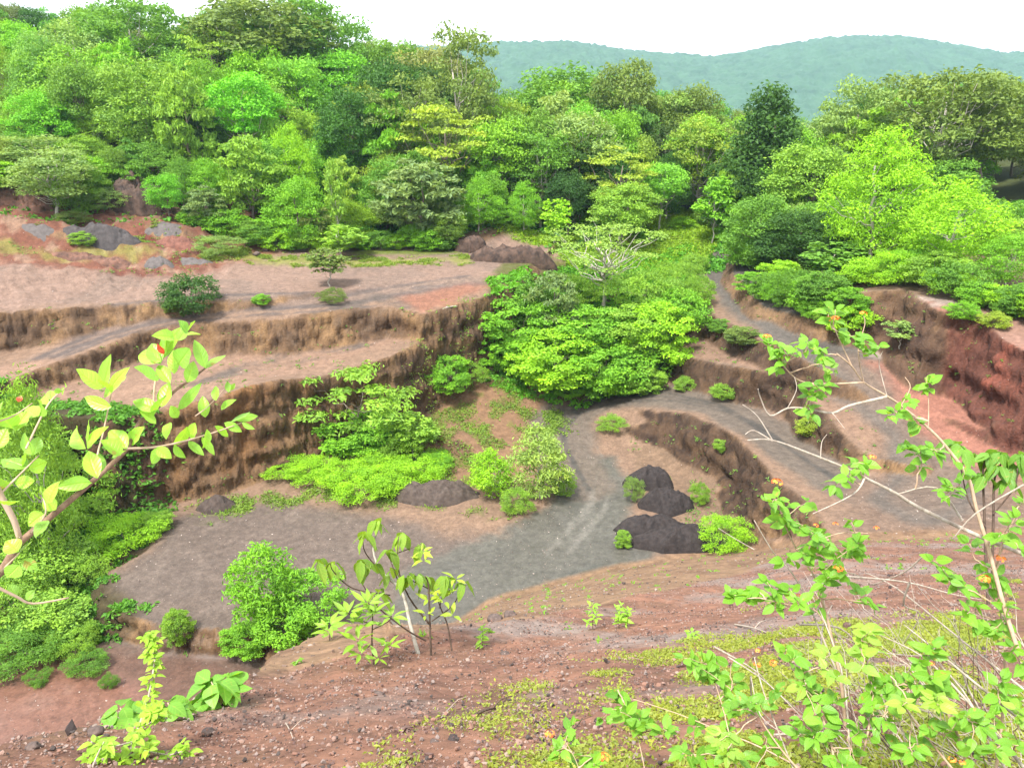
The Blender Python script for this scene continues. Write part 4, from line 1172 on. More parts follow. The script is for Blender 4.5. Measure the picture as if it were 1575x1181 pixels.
bush(940, 662, 638, 42, 'fern', 1, G_LIGHT, "tufty weed at the left end of the inner bank")
bush(972, 770, 730, 32, 'fern', 2, G_PALE, "pale weed on the left flank of the rear black heaps")
bush(958, 842, 814, 24, 'leafy', 1, G_LIGHT, "small weed left of the long low black heap")
bush(1075, 775, 740, 30, 'fern', 0, G_LIGHT, "thin weed right of the second black heap")
bush(1112, 842, 794, 78, 'fern', 0, G_LIME, "low bright fern like shrub beside the widest black heap")

# shrubs covering the slope in the middle
MASS = [
    (792, 556, 452, 118, 'leafy', 0, G_FRESH, "broad leaved bush leaning on the cut nose"),
    (764, 570, 490, 64, 'leafy', 1, G_FRESH, "narrow leafy bush at the foot of the cut nose"),
    (852, 596, 508, 128, 'leafy', 2, G_LIME, "big bright leafy bush in the lower left of the green slope"),
    (915, 602, 520, 116, 'leafy', 0, G_FRESH, "bright leafy bush at the bottom middle of the green slope"),
    (968, 600, 522, 100, 'bush', 1, G_FRESH, "bright bush at the lower right corner of the green slope"),
    (1012, 560, 462, 108, 'leafy', 1, G_LIME, "yellowish leafy bush at the right side of the green slope"),
    (1046, 508, 440, 86, 'bush', 0, G_FRESH, "bush on the right shoulder of the green slope"),
    (905, 545, 468, 130, 'leafy', 2, G_FRESH, "wide leafy bush in the heart of the green slope"),
    (968, 545, 470, 110, 'leafy', 0, G_LIGHT, "light leafy bush right of the heart of the green slope"),
    (828, 512, 436, 110, 'leafy', 1, G_MID, "mid green leafy bush high on the left of the green slope"),
    (992, 478, 412, 110, 'fern', 1, G_LIGHT, "fine leaved light bush behind the pale limbed tree"),
    (1040, 452, 398, 76, 'fern', 2, G_LIGHT, "fine leaved bush at the upper right of the green slope"),
    (1075, 470, 420, 46, 'fern', 0, G_LIGHT, "small fine leaved bush beside the upper road"),
    (880, 468, 418, 90, 'fern', 2, G_LIGHT, "light bush at the top left of the green slope"),
    (1068, 418, 388, 40, 'bush', 0, G_LIGHT, "small round bush near the head of the road"),
    (988, 604, 562, 58, 'leafy', 2, G_LIGHT, "small pale leafy bush at the floor edge right of the slope"),
    (880, 608, 572, 60, 'leafy', 1, G_FRESH, "small leafy bush at the floor edge below the slope"),
]
for a in MASS:
    bush(*a)
plant_px('tree', 928, 472, 338, 190, 'bare', 0, (.22, .38, .09), "pale limbed flat topped tree at the crown of the green slope", 'tree', BUSH)
plant_px('sapling', 852, 545, 415, 74, 'bigleaf', 1, G_GREY, "large leaved grey green sapling among the bushes of the slope", 'tree', BUSH)
plant_px('sapling', 815, 530, 420, 66, 'bigleaf', 2, G_MID, "large leaved dark sapling at the left of the green slope", 'tree', BUSH)

bush(556, 690, 560, 172, 'parasol', 1, G_LIGHT, "wide layered bush against the foot of the left cliff", name='tree', cat='tree')
bush(560, 690, 632, 126, 'leafy', 0, G_FRESH, "leafy undergrowth beneath the wide layered bush")
bush(620, 700, 640, 80, 'fern', 1, G_LIGHT, "fine leaved bush right of the wide layered bush")
bush(690, 608, 546, 66, 'leafy', 2, G_FRESH, "green shrub standing in the corner below the cut nose")
bush(725, 592, 556, 54, 'fern', 2, G_LIGHT, "pale straggly shrub right of the corner shrub")
plant_px('sapling', 641, 708, 636, 60, 'sap', 0, G_LIGHT, "slim pale stemmed sapling at the right of the fern patch", 'tree', BUSH)
FERN = [(435, 728, 712, 70, "leftmost fern clump of the bright patch under the cliff"), (478, 732, 705, 80, "second fern clump from the left in the bright patch"),
        (520, 745, 709, 90, "third fern clump from the left in the bright patch"), (560, 762, 722, 100, "front fern clump of the bright patch, reaching lowest"),
        (605, 748, 711, 96, "fern clump right of the front one in the bright patch"), (650, 728, 698, 90, "fern clump at the right end of the bright patch"),
        (585, 730, 697, 90, "rear fern clump in the middle of the bright patch"), (672, 722, 695, 50, "darker fern clump at the right tip of the bright patch")]
for k, (px, b, t, w, lab) in enumerate(FERN):
    bush(px, b, t, w, 'fern', k % 3, G_LIME if k < 7 else G_FRESH, lab, name='fern', cat='fern', group='fern clumps under the left cliff')
bush(757, 766, 682, 66, 'plume', 0, G_LIME, "compact yellow green shrub right of the dark brown mound")
bush(830, 768, 648, 74, 'plume', 1, (.27, .42, .12), "pale wispy shrub beside the winding gravel track", name='tree', cat='tree')
bush(865, 760, 722, 40, 'fern', 0, G_LIGHT, "low tuft at the right foot of the wispy shrub")
bush(795, 786, 750, 50, 'fern', 1, G_LIGHT, "low weed in front of the wispy shrub")

# the thicket at the left below the wall
LEFT = [
    (15, 690, 556, 120, 'fluffy', 2, G_LIGHT, "fluffy bright shrub top at the left edge above the branch", 38),
    (70, 740, 640, 150, 'plume', 0, G_LIGHT, "feathery tall shrub behind the near branch at left", None),
    (120, 800, 700, 130, 'fern', 0, G_LIGHT, "feathery shrub in the shadow of the left wall", None),
    (30, 830, 700, 140, 'plume', 1, G_LIGHT, "feathery shrub at the left edge below the branch", None),
    (192, 838, 798, 104, 'fern', 1, G_LIME, "low bright leafy shrub at the foot of the left wall", None),
    (118, 900, 850, 96, 'fern', 2, G_LIGHT, "low fresh green shrub along the edge of the slab", None),
    (70, 900, 832, 130, 'bush', 0, G_LIGHT, "mid green bush in the left thicket", None),
    (20, 950, 880, 130, 'fern', 0, G_LIGHT, "dense feathery bush at the left edge of the thicket", None),
    (84, 975, 912, 110, 'bush', 1, G_LIGHT, "light bush low in the left thicket", None),
    (40, 1018, 972, 110, 'fern', 1, G_MID, "olive bush at the shore of the red pond", None),
    (118, 1006, 966, 76, 'fern', 2, G_LIGHT, "small light bush between slab and pond", None),
    (240, 820, 788, 50, 'leafy', 0, G_LIGHT, "small leafy shrub at the rear corner of the slab", None),
    (135, 1032, 1005, 60, 'fern', 0, G_MID, "weed tuft on the mud of the pond", None),
    (60, 1048, 1030, 40, 'fern', 2, G_MID, "small weed tuft at the left of the pond", None),
    (168, 1055, 1036, 26, 'fern', 1, G_MID, "tiny weed tuft on the pond mud", None),
]
for (px, b, t, w, kd, vr, cl, lab, ds) in LEFT:
    bush(px, b, t, w, kd, vr, cl, lab, dist=ds)
bush(412, 968, 826, 104, 'plume', 2, G_FRESH, "tall dense green shrub in front of the slab", name='tree', cat='tree')
bush(482, 958, 880, 106, 'parasol', 2, G_FRESH, "rounded spreading shrub right of the tall dense one")
bush(440, 980, 925, 104, 'bush', 2, G_FRESH, "leafy skirt shrub below the tall dense one")
bush(378, 1003, 960, 66, 'leafy', 1, G_FRESH, "low shrub at the left foot of the tall dense one")
bush(276, 992, 934, 42, 'leafy', 2, G_LIGHT, "young leafy plant before the edge of the slab")

# undergrowth at the front of the wood
random.seed(11)
UNDER = []
for px, b, s in ([(x, 384 - max(0, (430 - x)) * .28, random.uniform(24, 46)) for x in range(300, 700, 26)]
                 + [(x, 296 + random.uniform(-10, 5), random.uniform(36, 66)) for x in range(-20, 160, 22)]
                 + [(x + 18, 452 + (x - 1140) * .42 + random.uniform(-6, 0), random.uniform(28, 46)) for x in range(1140, 1300, 20)]
                 + [(x, 432 + (x - 1140) * .36 + random.uniform(-4, 4), random.uniform(46, 70)) for x in range(1200, 1310, 24)]):
    UNDER.append((px + random.uniform(-6, 6), b, s))
for x in range(1310, 1600, 24):
    UNDER.append((x + random.uniform(-6, 6), np.interp(x, [1300, 1400, 1480, 1600], [440, 438, 466, 500]) + random.uniform(-8, 0), random.uniform(34, 60)))
names = ["wood edge above the left terrace", "wood edge above the red mounds", "roadside under the dark trees", "edge of the right hand cut"]
cnt = [0, 0, 0, 0]
for (px, b, s) in UNDER:
    k = 3 if px > 1297 else 2 if px > 1100 else (1 if b < 310 else 0)
    cnt[k] += 1
    kd = random.choice(['bush', 'leafy', 'fern'])
    cl, cn = random.choice([(G_FRESH, "fresh green"), (G_LIGHT, "light green"), (G_MID, "mid green"), (G_LIME, "lime green")])
    bush(px, b, b - s, s * random.uniform(1.1, 1.7), kd, random.randrange(3), cl,
         "%s undergrowth shrub number %d from left along the %s" % (cn, cnt[k], names[k]), group='undergrowth along the wood')
for k, (px, b, s) in enumerate([(1000, 376, 22), (1050, 352, 22), (1088, 346, 26), (1128, 376, 34), (1030, 326, 34), (1075, 318, 34), (760, 345, 40), (720, 352, 40), (800, 350, 36), (1150, 410, 46), (905, 352, 30)]):
    bush(px, b, b - s, s * 1.6, ['fern', 'bush', 'leafy'][k % 3], k % 3, [G_FRESH, G_LIME, G_LIGHT][k % 3],
         "%s shrub on the far grass slope, %s" % (["fresh green", "lime green", "light green"][k % 3],
          ["left below the yellow layered tree", "middle, above the road head", "nearest the road head", "right beside the road", "upper left, under dark trees", "upper middle, under dark trees",
           "above the rock bank", "left end of the rock bank", "on top of the grassy bank", "at the first road bend", "right beside the white trunk"][k]), group='shrubs on the far grass slope')

# ------------------------------------------------------------------ ground cover nobody could count
cell = (np.abs(np.gradient(GX, axis=0)) + np.abs(np.gradient(GY, axis=0))) * (np.abs(np.gradient(GX, axis=1)) + np.abs(np.gradient(GY, axis=1)))
def cover(name, mask, n, size, col, label, seed, blades=5, up=.5, aspect=.4, spread=.12, mat=None, cull=True):
    rng = np.random.default_rng(seed)
    w = (mask * cell).ravel().astype(np.float64)
    if cull: w = w * ((np.abs(np.degrees(GA)) < 42) & (rows < 100)).ravel()
    pick = rng.choice(w.size, n, p=w / w.sum())
    base = np.stack([GX.ravel()[pick], GY.ravel()[pick], GZ.ravel()[pick]], -1)
    s = size * (.6 + .8 * rng.random(n))
    p = np.repeat(base, blades, 0); ss = np.repeat(s, blades)
    off = rng.normal(size=p.shape) * spread * np.array([1, 1, .25])
    d = unit(rng.normal(size=p.shape) * np.array([1, 1, .3]) + np.array([0, 0, up]))
    p = p + off; p[:, 2] += np.abs(d[:, 2]) * ss * .45 + .01
    nr = unit(np.cross(d, rng.normal(size=p.shape)) + np.array([0, 0, .4]))
    v, f = leaf_cards(rng, p, nr, ss, aspect, .1, along=d * 2)
    o = obj(name, mesh_np(name, v, f, [mat or M_LEAF], False, None, {"rnd": np.clip(rng.normal(.5, .22, len(p)), 0, 1)}))
    o.color = tuple(col) + (1,)
    return tag(o, label, 'ground cover', None, 'stuff')
bank = area([(985, 380, 11.9), (1000, 330, 13.6), (1105, 322, 13.6), (1120, 372, 12.2), (1090, 385, 11.8)], 1.0) + area([(690, 362, 13.0), (740, 345, 14), (1000, 350, 13.6), (1110, 372, 12.2), (1080, 400, 11.4), (880, 395, 12.2), (860, 375, 12.8)], 1.0)
bank = np.clip(bank, 0, 1)
cover('grass', bank, 7500, .30, (.20, .36, .03), "bright yellow green grass on the bank behind the rock and the road head", 1)
slope = area([(760, 470, 9.5), (800, 420, 11.6), (900, 395, 12), (1062, 388, 11.3), (1082, 472, 9.4), (1015, 545, 7), (1005, 596, 4.5), (850, 612, 4.3), (745, 575, 5)], .6)
cover('ground_herbs', slope, 9000, .30, (.11, .32, .03), "leafy ground herbs between the bushes of the middle slope", 2, aspect=.6)
cover('floor_weeds', np.clip(backfloor * sstep(n2 * 3.2 + .3) + weed * sstep(n2 * 3), 0, 1), 3400, .20, (.15, .26, .05), "thin yellow green weeds scattered over the rear pit floor", 3, spread=.2)
cover('thicket_herbs', leftveg * sstep(n2 * 3 + .9), 7000, .30, (.085, .24, .035), "low leafy ground cover of the left thicket", 4, aspect=.5)
cover('terrace_grass', np.clip(stroke([(250, 402, 12.2), (330, 398, 12.4), (440, 398, 12.4), (540, 402, 12.2), (640, 402, 12.2), (700, 398, 12.3)], 2.0, 2, 1.4) * sstep(n2 * 2 + .2), 0, 1),
      2600, .20, (.17, .26, .05), "sparse grass strips on the left terrace", 5)
fedge = sstep((rows - 76) / 3) * (1 - sstep((rows - 92) / 6)) * (1 - bank)
cover('wood_floor_herbs', fedge * (1 - mounds * .9) * (1 - terr), 12000, .38, (.08, .26, .03), "tangled herbs on the floor at the edge of the wood", 6, aspect=.6, spread=.3)
cover('scattered_weeds', np.clip(mounds * .25 * sstep(n1 * 3) + (benchE + benchA) * .05 + inner * .4 * sstep(n2 * 3) + fk * .08 * (rows < 75), 0, 1), 1500, .18, (.12, .24, .06), "stray weeds on mounds, banks and benches", 7, spread=.12)
cover('moss_sprouts', upper * ms * (rows < 22), 34000, .035, (.24, .31, .07), "tiny yellow green moss and seedlings on the cinder slope", 8, blades=4, spread=.03, aspect=.5, mat=M_LEAF_NEAR)
cover('slope_weeds', nm * (1 - upper) * .2 + upper * .5 * sstep(n1 * 3 + .2), 420, .10, (.16, .34, .05), "small scattered seedlings on the near slope", 9, blades=6, spread=.04, mat=M_LEAF_NEAR)

def pebbles(name, mask, n, smin, smax, mat, label, seed, lim=60):
    rng = np.random.default_rng(seed)
    w = (mask * cell).ravel().astype(np.float64) * ((np.abs(np.degrees(GA)) < 40) & (rows < lim)).ravel() / np.maximum(rows.ravel(), 4) ** 1.2
    pick = rng.choice(w.size, n, p=w / w.sum())
    base = np.stack([GX.ravel()[pick], GY.ravel()[pick], GZ.ravel()[pick]], -1) + rng.normal(size=(n, 3)) * np.array([.04, .04, 0])
    s = smin * (smax / smin) ** (rng.random(n) ** 2.6)
    ico = []
    g = (1 + 5 ** .5) / 2
    for a, b in ((1, g), (-1, g), (1, -g), (-1, -g)):
        ico += [(0, a, b), (a, b, 0), (b, 0, a)]
    ico = np.array(ico, float); ico /= np.linalg.norm(ico[0])
    fc = []
    L = 2 / math.sqrt(1 + g * g) * 1.02
    for i in range(12):
        for j in range(i + 1, 12):
            for k in range(j + 1, 12):
                if max(np.linalg.norm(ico[i] - ico[j]), np.linalg.norm(ico[j] - ico[k]), np.linalg.norm(ico[i] - ico[k])) < L:
                    a, b, c = ico[i], ico[j], ico[k]
                    fc.append((i, j, k) if np.dot(np.cross(b - a, c - a), a) > 0 else (i, k, j))
    fc = np.array(fc)
    V = ico[None] * (1 + .28 * rng.normal(size=(n, 12, 1))).clip(.5, 1.6) * s[:, None, None] * np.array([1, 1, .75]) * (1 + .25 * rng.normal(size=(n, 1, 3))).clip(.6, 1.5)
    V = V + base[:, None] + np.array([0, 0, 1])[None, None] * s[:, None, None] * .3
    Fc = fc[None] + (np.arange(n) * 12)[:, None, None]
    o = obj(name, mesh_np(name, V.reshape(-1, 3), Fc.reshape(-1, 3), [mat], False, None, {"rnd": np.repeat(rng.random(n), 20)}))
    return tag(o, label, 'gravel', None, 'stuff')

def pebble_material(name, cols):
    m = bpy.data.materials.new(name)
    nt, nd, lk, bs = nodes_of(m)
    ra = nd.new('ShaderNodeAttribute'); ra.attribute_name = "rnd"
    cr = nd.new('ShaderNodeValToRGB'); cr.color_ramp.interpolation = 'CONSTANT'
    el = cr.color_ramp.elements
    for i, c in enumerate(cols):
        e = el[i] if i < 2 else el.new(i / len(cols))
        e.position = i / len(cols); e.color = tuple(c) + (1,)
    lk.new(ra.outputs['Fac'], cr.inputs['Fac']); lk.new(cr.outputs['Color'], bs.inputs['Base Color'])
    bs.inputs['Roughness'].default_value = .9
    return m
M_PEB = pebble_material("red_cinder", [(.19, .10, .07), (.16, .08, .055), (.21, .13, .10), (.10, .055, .045), (.17, .13, .115), (.13, .08, .065), (.23, .165, .135), (.045, .034, .03)])
M_PEBG = pebble_material("mixed_gravel", [(.17, .13, .105), (.11, .085, .07), (.22, .175, .145), (.07, .05, .042), (.15, .10, .075)])
pebbles('red_cinder_gravel', upper * (1 - .55 * MOSS) * (.6 + .8 * sstep(n3 * 3)), 70000, .005, .020, M_PEB, "red and black cinder gravel covering the near slope", 21, 34)
pebbles('brown_gravel', nm * (1 - upper) * (.3 + sstep(n2 * 3)), 5000, .010, .035, M_PEBG, "brown rubble on the lower bank of the near slope", 22)
pebbles('lava_lumps', nm * sstep(fbm(GX * .6, GY * .6, 0, 3, 611) * 3 - .2), 260, .015, .06, pebble_material("lava_lump", [(.03, .02, .018), (.06, .035, .028), (.09, .05, .038)]), "small dark lava lumps strewn over the near slope", 23, 40)
pebbles('floor_gravel', np.clip((slab + wet + pond + benchA + lowr + red + terr + inner) * (rows > 20), 0, 1), 5000, .012, .04, pebble_material("pale_chips", [(.28, .22, .19), (.20, .155, .13), (.09, .066, .055), (.12, .09, .075), (.36, .30, .26)]), "pale chips scattered on the slab, roads and benches", 24, 90)
# ------------------------------------------------------------------ foreground plants with real leaf blades
def blades(rng, base, tip, width, normal=None, droop=.12, fold=.18, stations=7, shape='ovate', ruffle=.03):
    """leaf blades from base to tip; every blade is a folded, drooping sheet with a midrib"""
    base, tip = np.asarray(base, float), np.asarray(tip, float)
    n = len(base)
    ax = tip - base
    L = np.linalg.norm(ax, axis=1, keepdims=True)
    t_ = ax / (L + 1e-9)
    if normal is None:
        normal = np.array([0, 0, 1.0]) + rng.normal(size=(n, 3)) * .45
    normal = unit(normal - t_ * (normal * t_).sum(-1, keepdims=True))
    b = np.cross(normal, t_)
    s = np.linspace(0, 1, stations)
    prof = dict(ovate=np.sin(np.pi * np.clip(s, 0, 1) ** .72) ** .85, oval=np.sin(np.pi * s ** .88) ** .82,
                lance=np.sin(np.pi * s ** .85) ** 1.1)[shape]
    prof = np.maximum(prof, .02)
    V = np.empty((n, stations, 3, 3))
    W = np.broadcast_to(width, (n,))[:, None]
    fo = fold * (1 + .5 * rng.normal(size=(n, 1)))
    dr = droop * (1 + .6 * rng.normal(size=(n, 1)))
    side = rng.normal(size=(n, 1)) * .10
    for k, q in enumerate(s):
        c = base + ax * q - normal * L * dr * (q * q) * 1.0 + b * L * side * q * q
        w = W * .5 * prof[k]
        up = normal * w * fo * 1.6 + normal * W * ruffle * rng.normal(size=(n, 1))
        V[:, k, 0] = c + b * w + up
        V[:, k, 1] = c
        V[:, k, 2] = c - b * w + up
    V = V.reshape(-1, 3)
    m = stations * 3
    f = []
    for k in range(stations - 1):
        for j in (0, 1):
            a = k * 3 + j
            f.append((a, a + 1, a + 4, a + 3))
    f = np.array(f)
    Fc = (f[None] + (np.arange(n) * m)[:, None, None]).reshape(-1, 4)
    return V, Fc, len(f)

class Leaves:
    def __init__(self): self.V, self.F, self.R, self.B, self.A, self.n = [], [], [], [], [], 0
    def add(self, V, Fc, per, rnd):
        self.V.append(V); self.F.append(Fc + self.n); self.n += len(V); self.R.append(np.repeat(rnd, per)); st = per // 2 + 1; k = len(V) // (st * 3); self.B.append(np.tile([0., 1., 0.], st * k)); self.A.append(np.tile(np.repeat(np.linspace(.02, 1, st), 3), k))
    def build(self, name, mat, col, parent):
        o = obj(name, mesh_np(name, np.concatenate(self.V), np.concatenate(self.F), [mat], True, {"rib": np.concatenate(self.B), "along": np.concatenate(self.A)}, {"rnd": np.concatenate(self.R)}), parent)
        o.color = tuple(col) + (1,)
        return o

def px_path(pts, dist):
    """pts: photograph positions, dist: distance from the camera at the first and at the last point"""
    n = len(pts)
    return np.array([at_depth(p[0], p[1], dist[0] + (dist[1] - dist[0]) * i / max(1, n - 1)) for i, p in enumerate(pts)])

def smooth_path(p, k=4):
    p = np.asarray(p)
    n = len(p)
    if n < 3:
        return np.linspace(p[0], p[-1], k + 1)
    out = []
    for i in range(n - 1):
        p0, p1, p2, p3 = p[max(0, i - 1)], p[i], p[i + 1], p[min(n - 1, i + 2)]
        for t in np.linspace(0, 1, k, endpoint=False):
            out.append(.5 * ((2 * p1) + (-p0 + p2) * t + (2 * p0 - 5 * p1 + 4 * p2 - p3) * t * t + (-p0 + 3 * p1 - 3 * p2 + p3) * t ** 3))
    out.append(p[-1])
    return np.array(out)

def whorl(rng, lv, c, L, n, width, elev, spread=.35, shape='ovate', droop=.3, tone=.5, fold=.18):
    """n leaves radiating from a shoot tip; elev is how far they point up (1) or hang (-1)"""
    a = rng.random() * 6.28 + np.arange(n) * 2.4
    e = elev + rng.normal(size=n) * .25
    d = unit(np.stack([np.cos(a), np.sin(a), e], -1))
    Ls = L * (.7 + .5 * rng.random(n))
    b = c + d * (Ls * .12)[:, None] + rng.normal(size=(n, 3)) * L * .06
    t = b + d * Ls[:, None]
    nr = np.array([0, 0, 1.0]) + np.stack([np.cos(a), np.sin(a), np.zeros(n)], -1) * (.5 if elev < 0 else -.3) + rng.normal(size=(n, 3)) * .35
    V, Fc, per = blades(rng, b, t, Ls * width, nr, droop, fold, shape=shape)
    lv.add(V, Fc, per, np.clip(tone + rng.normal(0, .2, n), 0, 1))

def ground_dist(px, py):
    q = hit(px, py)
    return float(np.linalg.norm(q - np.array([0, 0, CAM_Z]))), q

# ---- sapling with hanging leaves in the middle of the slope
rng = np.random.default_rng(31)
gd, gq = ground_dist(645, 1003)
root = empty('sapling', gq)
tag(root, "young tree with several thin stems and drooping large leaves on the near slope", 'sapling')
def rel(p, e):
    return np.asarray(p) - np.array(e.location)
def stems(e, lst, name, mat, merge=True):
    w = Wood()
    for pts, dist, r0, r1 in lst:
        p = smooth_path(px_path(pts, dist))
        w.add(rel(p, e), np.linspace(r0, r1, len(p)), 6)
    return obj(name, w.mesh(name, mat), e)
d0 = gd
stems(root, [([(645, 1012), (631, 960), (618, 909), (587, 879), (574, 845), (582, 812)], (d0, d0 - .2), .030, .009)], 'pale_stem', M_PALE)
stems(root, [([(663, 1010), (661, 951), (659, 900), (654, 886)], (d0 - .1, d0 - .5), .018, .008),
             ([(695, 1000), (688, 960), (676, 930), (668, 900)], (d0 + .2, d0 - .1), .014, .006),
             ([(655, 985), (625, 968), (582, 934), (576, 915)], (d0, d0 - .7), .012, .006),
             ([(661, 960), (629, 918), (612, 871), (613, 825)], (d0, d0 - .4), .014, .006),
             ([(664, 955), (697, 930), (710, 900)], (d0, d0 - .3), .010, .005),
             ([(600, 915), (544, 905), (514, 880), (508, 866)], (d0, d0 - .6), .010, .005),
             ([(587, 880), (562, 850), (558, 826)], (d0, d0 - .3), .010, .005), ([(582, 934), (556, 895), (554, 868)], (d0 - .3, d0 - .5), .009, .005),
             ([(659, 905), (628, 890)], (d0 - .2, d0 - .4), .008, .004), ([(676, 935), (686, 892)], (d0, d0 - .2), .008, .004),
             ([(618, 909), (600, 860), (598, 846)], (d0, d0 - .3), .008, .004), ([(612, 850), (646, 838)], (d0 - .2, d0 - .3), .007, .004)], 'dark_stems', M_TWIGD)
lv = Leaves()
for (x, y, k) in [(487, 862, 6), (512, 866, 7), (555, 863, 8), (574, 868, 6), (582, 803, 8), (559, 822, 7), (616, 822, 8), (646, 838, 5), (598, 848, 6), (582, 911, 8),
                  (625, 886, 9), (640, 884, 7), (654, 888, 7), (686, 888, 8), (712, 897, 5), (603, 878, 5)]:
    whorl(rng, lv, rel(at_depth(x, y - 4, d0 - .35 + rng.normal() * .12), root), .27, max(4, k - 2), .44, -1.4, droop=.12, tone=.45)
lv.build('leaves', M_LEAF_NEAR, (.17, .32, .05), root)
lv = Leaves()
for (x, y) in [(648, 850), (652, 862), (700, 890), (676, 918), (658, 925), (690, 910), (697, 948), (655, 945), (683, 925)]:
    whorl(rng, lv, rel(at_depth(x, y, d0 - .3), root), .16, 4, .35, .5, shape='lance', tone=.8)
lv.build('young_leaves', M_LEAF_NEAR, (.26, .42, .06), root)

# ---- light plant with pointed leaf tufts left of it
gd2, gq2 = ground_dist(575, 1022)
r2 = empty('seedling', gq2)
tag(r2, "slender plant with tufts of pointed leaves left of the drooping sapling", 'plant')
stems(r2, [([(575, 1024), (572, 985), (573, 945), (566, 925)], (gd2, gd2 - .2), .012, .006), ([(573, 990), (555, 1000), (549, 985)], (gd2, gd2 - .2), .007, .004),
           ([(573, 960), (545, 950), (535, 942)], (gd2, gd2 - .2), .007, .004), ([(573, 968), (598, 955), (602, 946)], (gd2, gd2 - .2), .007, .004), ([(573, 1005), (582, 1012)], (gd2, gd2 - .1), .006, .004)], 'stems', M_TWIGD)
lv = Leaves()
for (x, y, k) in [(536, 942, 8), (566, 928, 9), (573, 945, 8), (602, 948, 8), (549, 988, 7), (555, 1006, 6), (582, 1012, 7), (597, 993, 6), (560, 960, 6), (545, 960, 5)]:
    whorl(rng, lv, rel(at_depth(x, y, gd2 - .2), r2), .20, k, .30, .45, shape='lance', droop=.15, tone=.6)
lv.build('leaves', M_LEAF_NEAR, (.19, .38, .055), r2)
gd3, gq3 = ground_dist(507, 985)
r3 = empty('seedling', gq3)
tag(r3, "small pointed leaf tuft on the brown bank left of the slender plant", 'plant')
stems(r3, [([(507, 988), (507, 972)], (gd3, gd3), .008, .005)], 'stem', M_TWIGD)
lv = Leaves()
for (x, y, k) in [(507, 972, 8), (506, 964, 6)]:
    whorl(rng, lv, rel(at_depth(x, y, gd3), r3), .26, k, .30, .5, shape='lance', tone=.6)
lv.build('leaves', M_LEAF_NEAR, (.19, .38, .055), r3)

# ---- little plants along the crest
for k, (px, b, t, lab) in enumerate([(912, 968, 930, "little upright plant on the crest left of the pair"), (965, 962, 938, "little plant right on the crest behind the rubble"),
                                     (952, 965, 932, "wispy little plant beside the crest rubble"), (742, 1000, 965, "single stemmed seedling right of the drooping sapling"),
                                     (1065, 985, 972, "tiny seedling on the slope left of the lantana"), (880, 1152, 1128, "small seedling near the bottom orange flowers")]):
    gdk, gqk = ground_dist(px, b)
    e = empty('seedling', gqk); tag(e, lab, 'plant')
    stems(e, [([(px, b), (px + rng.normal() * 2, (b + t) / 2), (px + rng.normal() * 3, t)], (gdk, gdk - .05), .007, .003)], 'stem', M_TWIGD)
    lv = Leaves()
    for q in np.linspace(.25, 1, 5):
        whorl(rng, lv, rel(at_depth(px + rng.normal() * 3, b + (t - b) * q, gdk - .05), e), 10 / F * gdk, 5, .45, .2, tone=.6)
    lv.build('leaves', M_LEAF_NEAR, (.22, .44, .06), e)

# ---- narrow climbing plant and large leaved clumps on the lip at lower left
gd4, gq4 = ground_dist(205, 1160)
r4 = empty('climbing_shrub', gq4)
tag(r4, "narrow wand like shrub of small round leaves rising at the lower left", 'shrub')
wand = [(190, 1190), (205, 1140), (225, 1085), (236, 1030), (238, 995), (228, 978)]
stems(r4, [(wand, (gd4, gd4 + .1), .012, .005), ([(205, 1140), (160, 1150), (140, 1140)], (gd4, gd4 - .2), .007, .004), ([(205, 1150), (255, 1160), (280, 1155)], (gd4, gd4 - .2), .007, .004),
           ([(140, 1185), (150, 1160), (160, 1140)], (gd4 - .3, gd4 - .3), .007, .004), ([(215, 1120), (240, 1105), (245, 1095)], (gd4, gd4), .006, .003)], 'stems', M_TWIG)
lv = Leaves()
wp = smooth_path(px_path(wand, (gd4, gd4 + .1)), 9)
for i, p in enumerate(wp):
    whorl(rng, lv, rel(p + rng.normal(size=3) * .02, r4), .062, 4, .6, .1, shape='oval', tone=.6)
for (x, y, s) in [(150, 1145, 16), (158, 1160, 14), (170, 1150, 12), (140, 1175, 12), (262, 1162, 14), (278, 1158, 12), (250, 1170, 14), (215, 1130, 14), (240, 1100, 12), (200, 1165, 16), (185, 1175, 14), (225, 1150, 12), (245, 1096, 8)]:
    for k in range(3):
        whorl(rng, lv, rel(at_depth(x + rng.normal() * s * .5, y + rng.normal() * s * .5, gd4 - .15 + rng.normal() * .06), r4), .075, 6, .6, .2, shape='oval', tone=.6)
lv.build('leaves', M_LEAF_NEAR, (.25, .46, .06), r4)
for k, (px, b, L, pts, lab) in enumerate([
        (340, 1082, .24, [(325, 1048, 6), (345, 1045, 6), (355, 1058, 5), (318, 1070, 5)], "large leaved clump on the lip right of the wand like shrub"),
        (268, 1104, .18, [(258, 1080, 6), (275, 1085, 6), (245, 1090, 4)], "medium leaved clump behind the wand like shrub"),
        (195, 1112, .18, [(185, 1088, 5), (198, 1098, 5), (190, 1108, 4)], "smaller broad leaved clump left of the wand like shrub")]):
    gdk, gqk = ground_dist(px, b)
    e = empty('broadleaf_plant', gqk); tag(e, lab, 'plant', 'broad leaved clumps on the lip')
    stems(e, [([(px, b), (x, y)], (gdk, gdk - .05), .010, .005) for x, y, _ in pts], 'stems', M_TWIGT)
    lv = Leaves()
    for (x, y, n) in pts:
        whorl(rng, lv, rel(at_depth(x, y, gdk - .05), e), L, n, .72, -.35, tone=.5, droop=.3)
    lv.build('leaves', M_LEAF_NEAR, (.16, .38, .06), e)

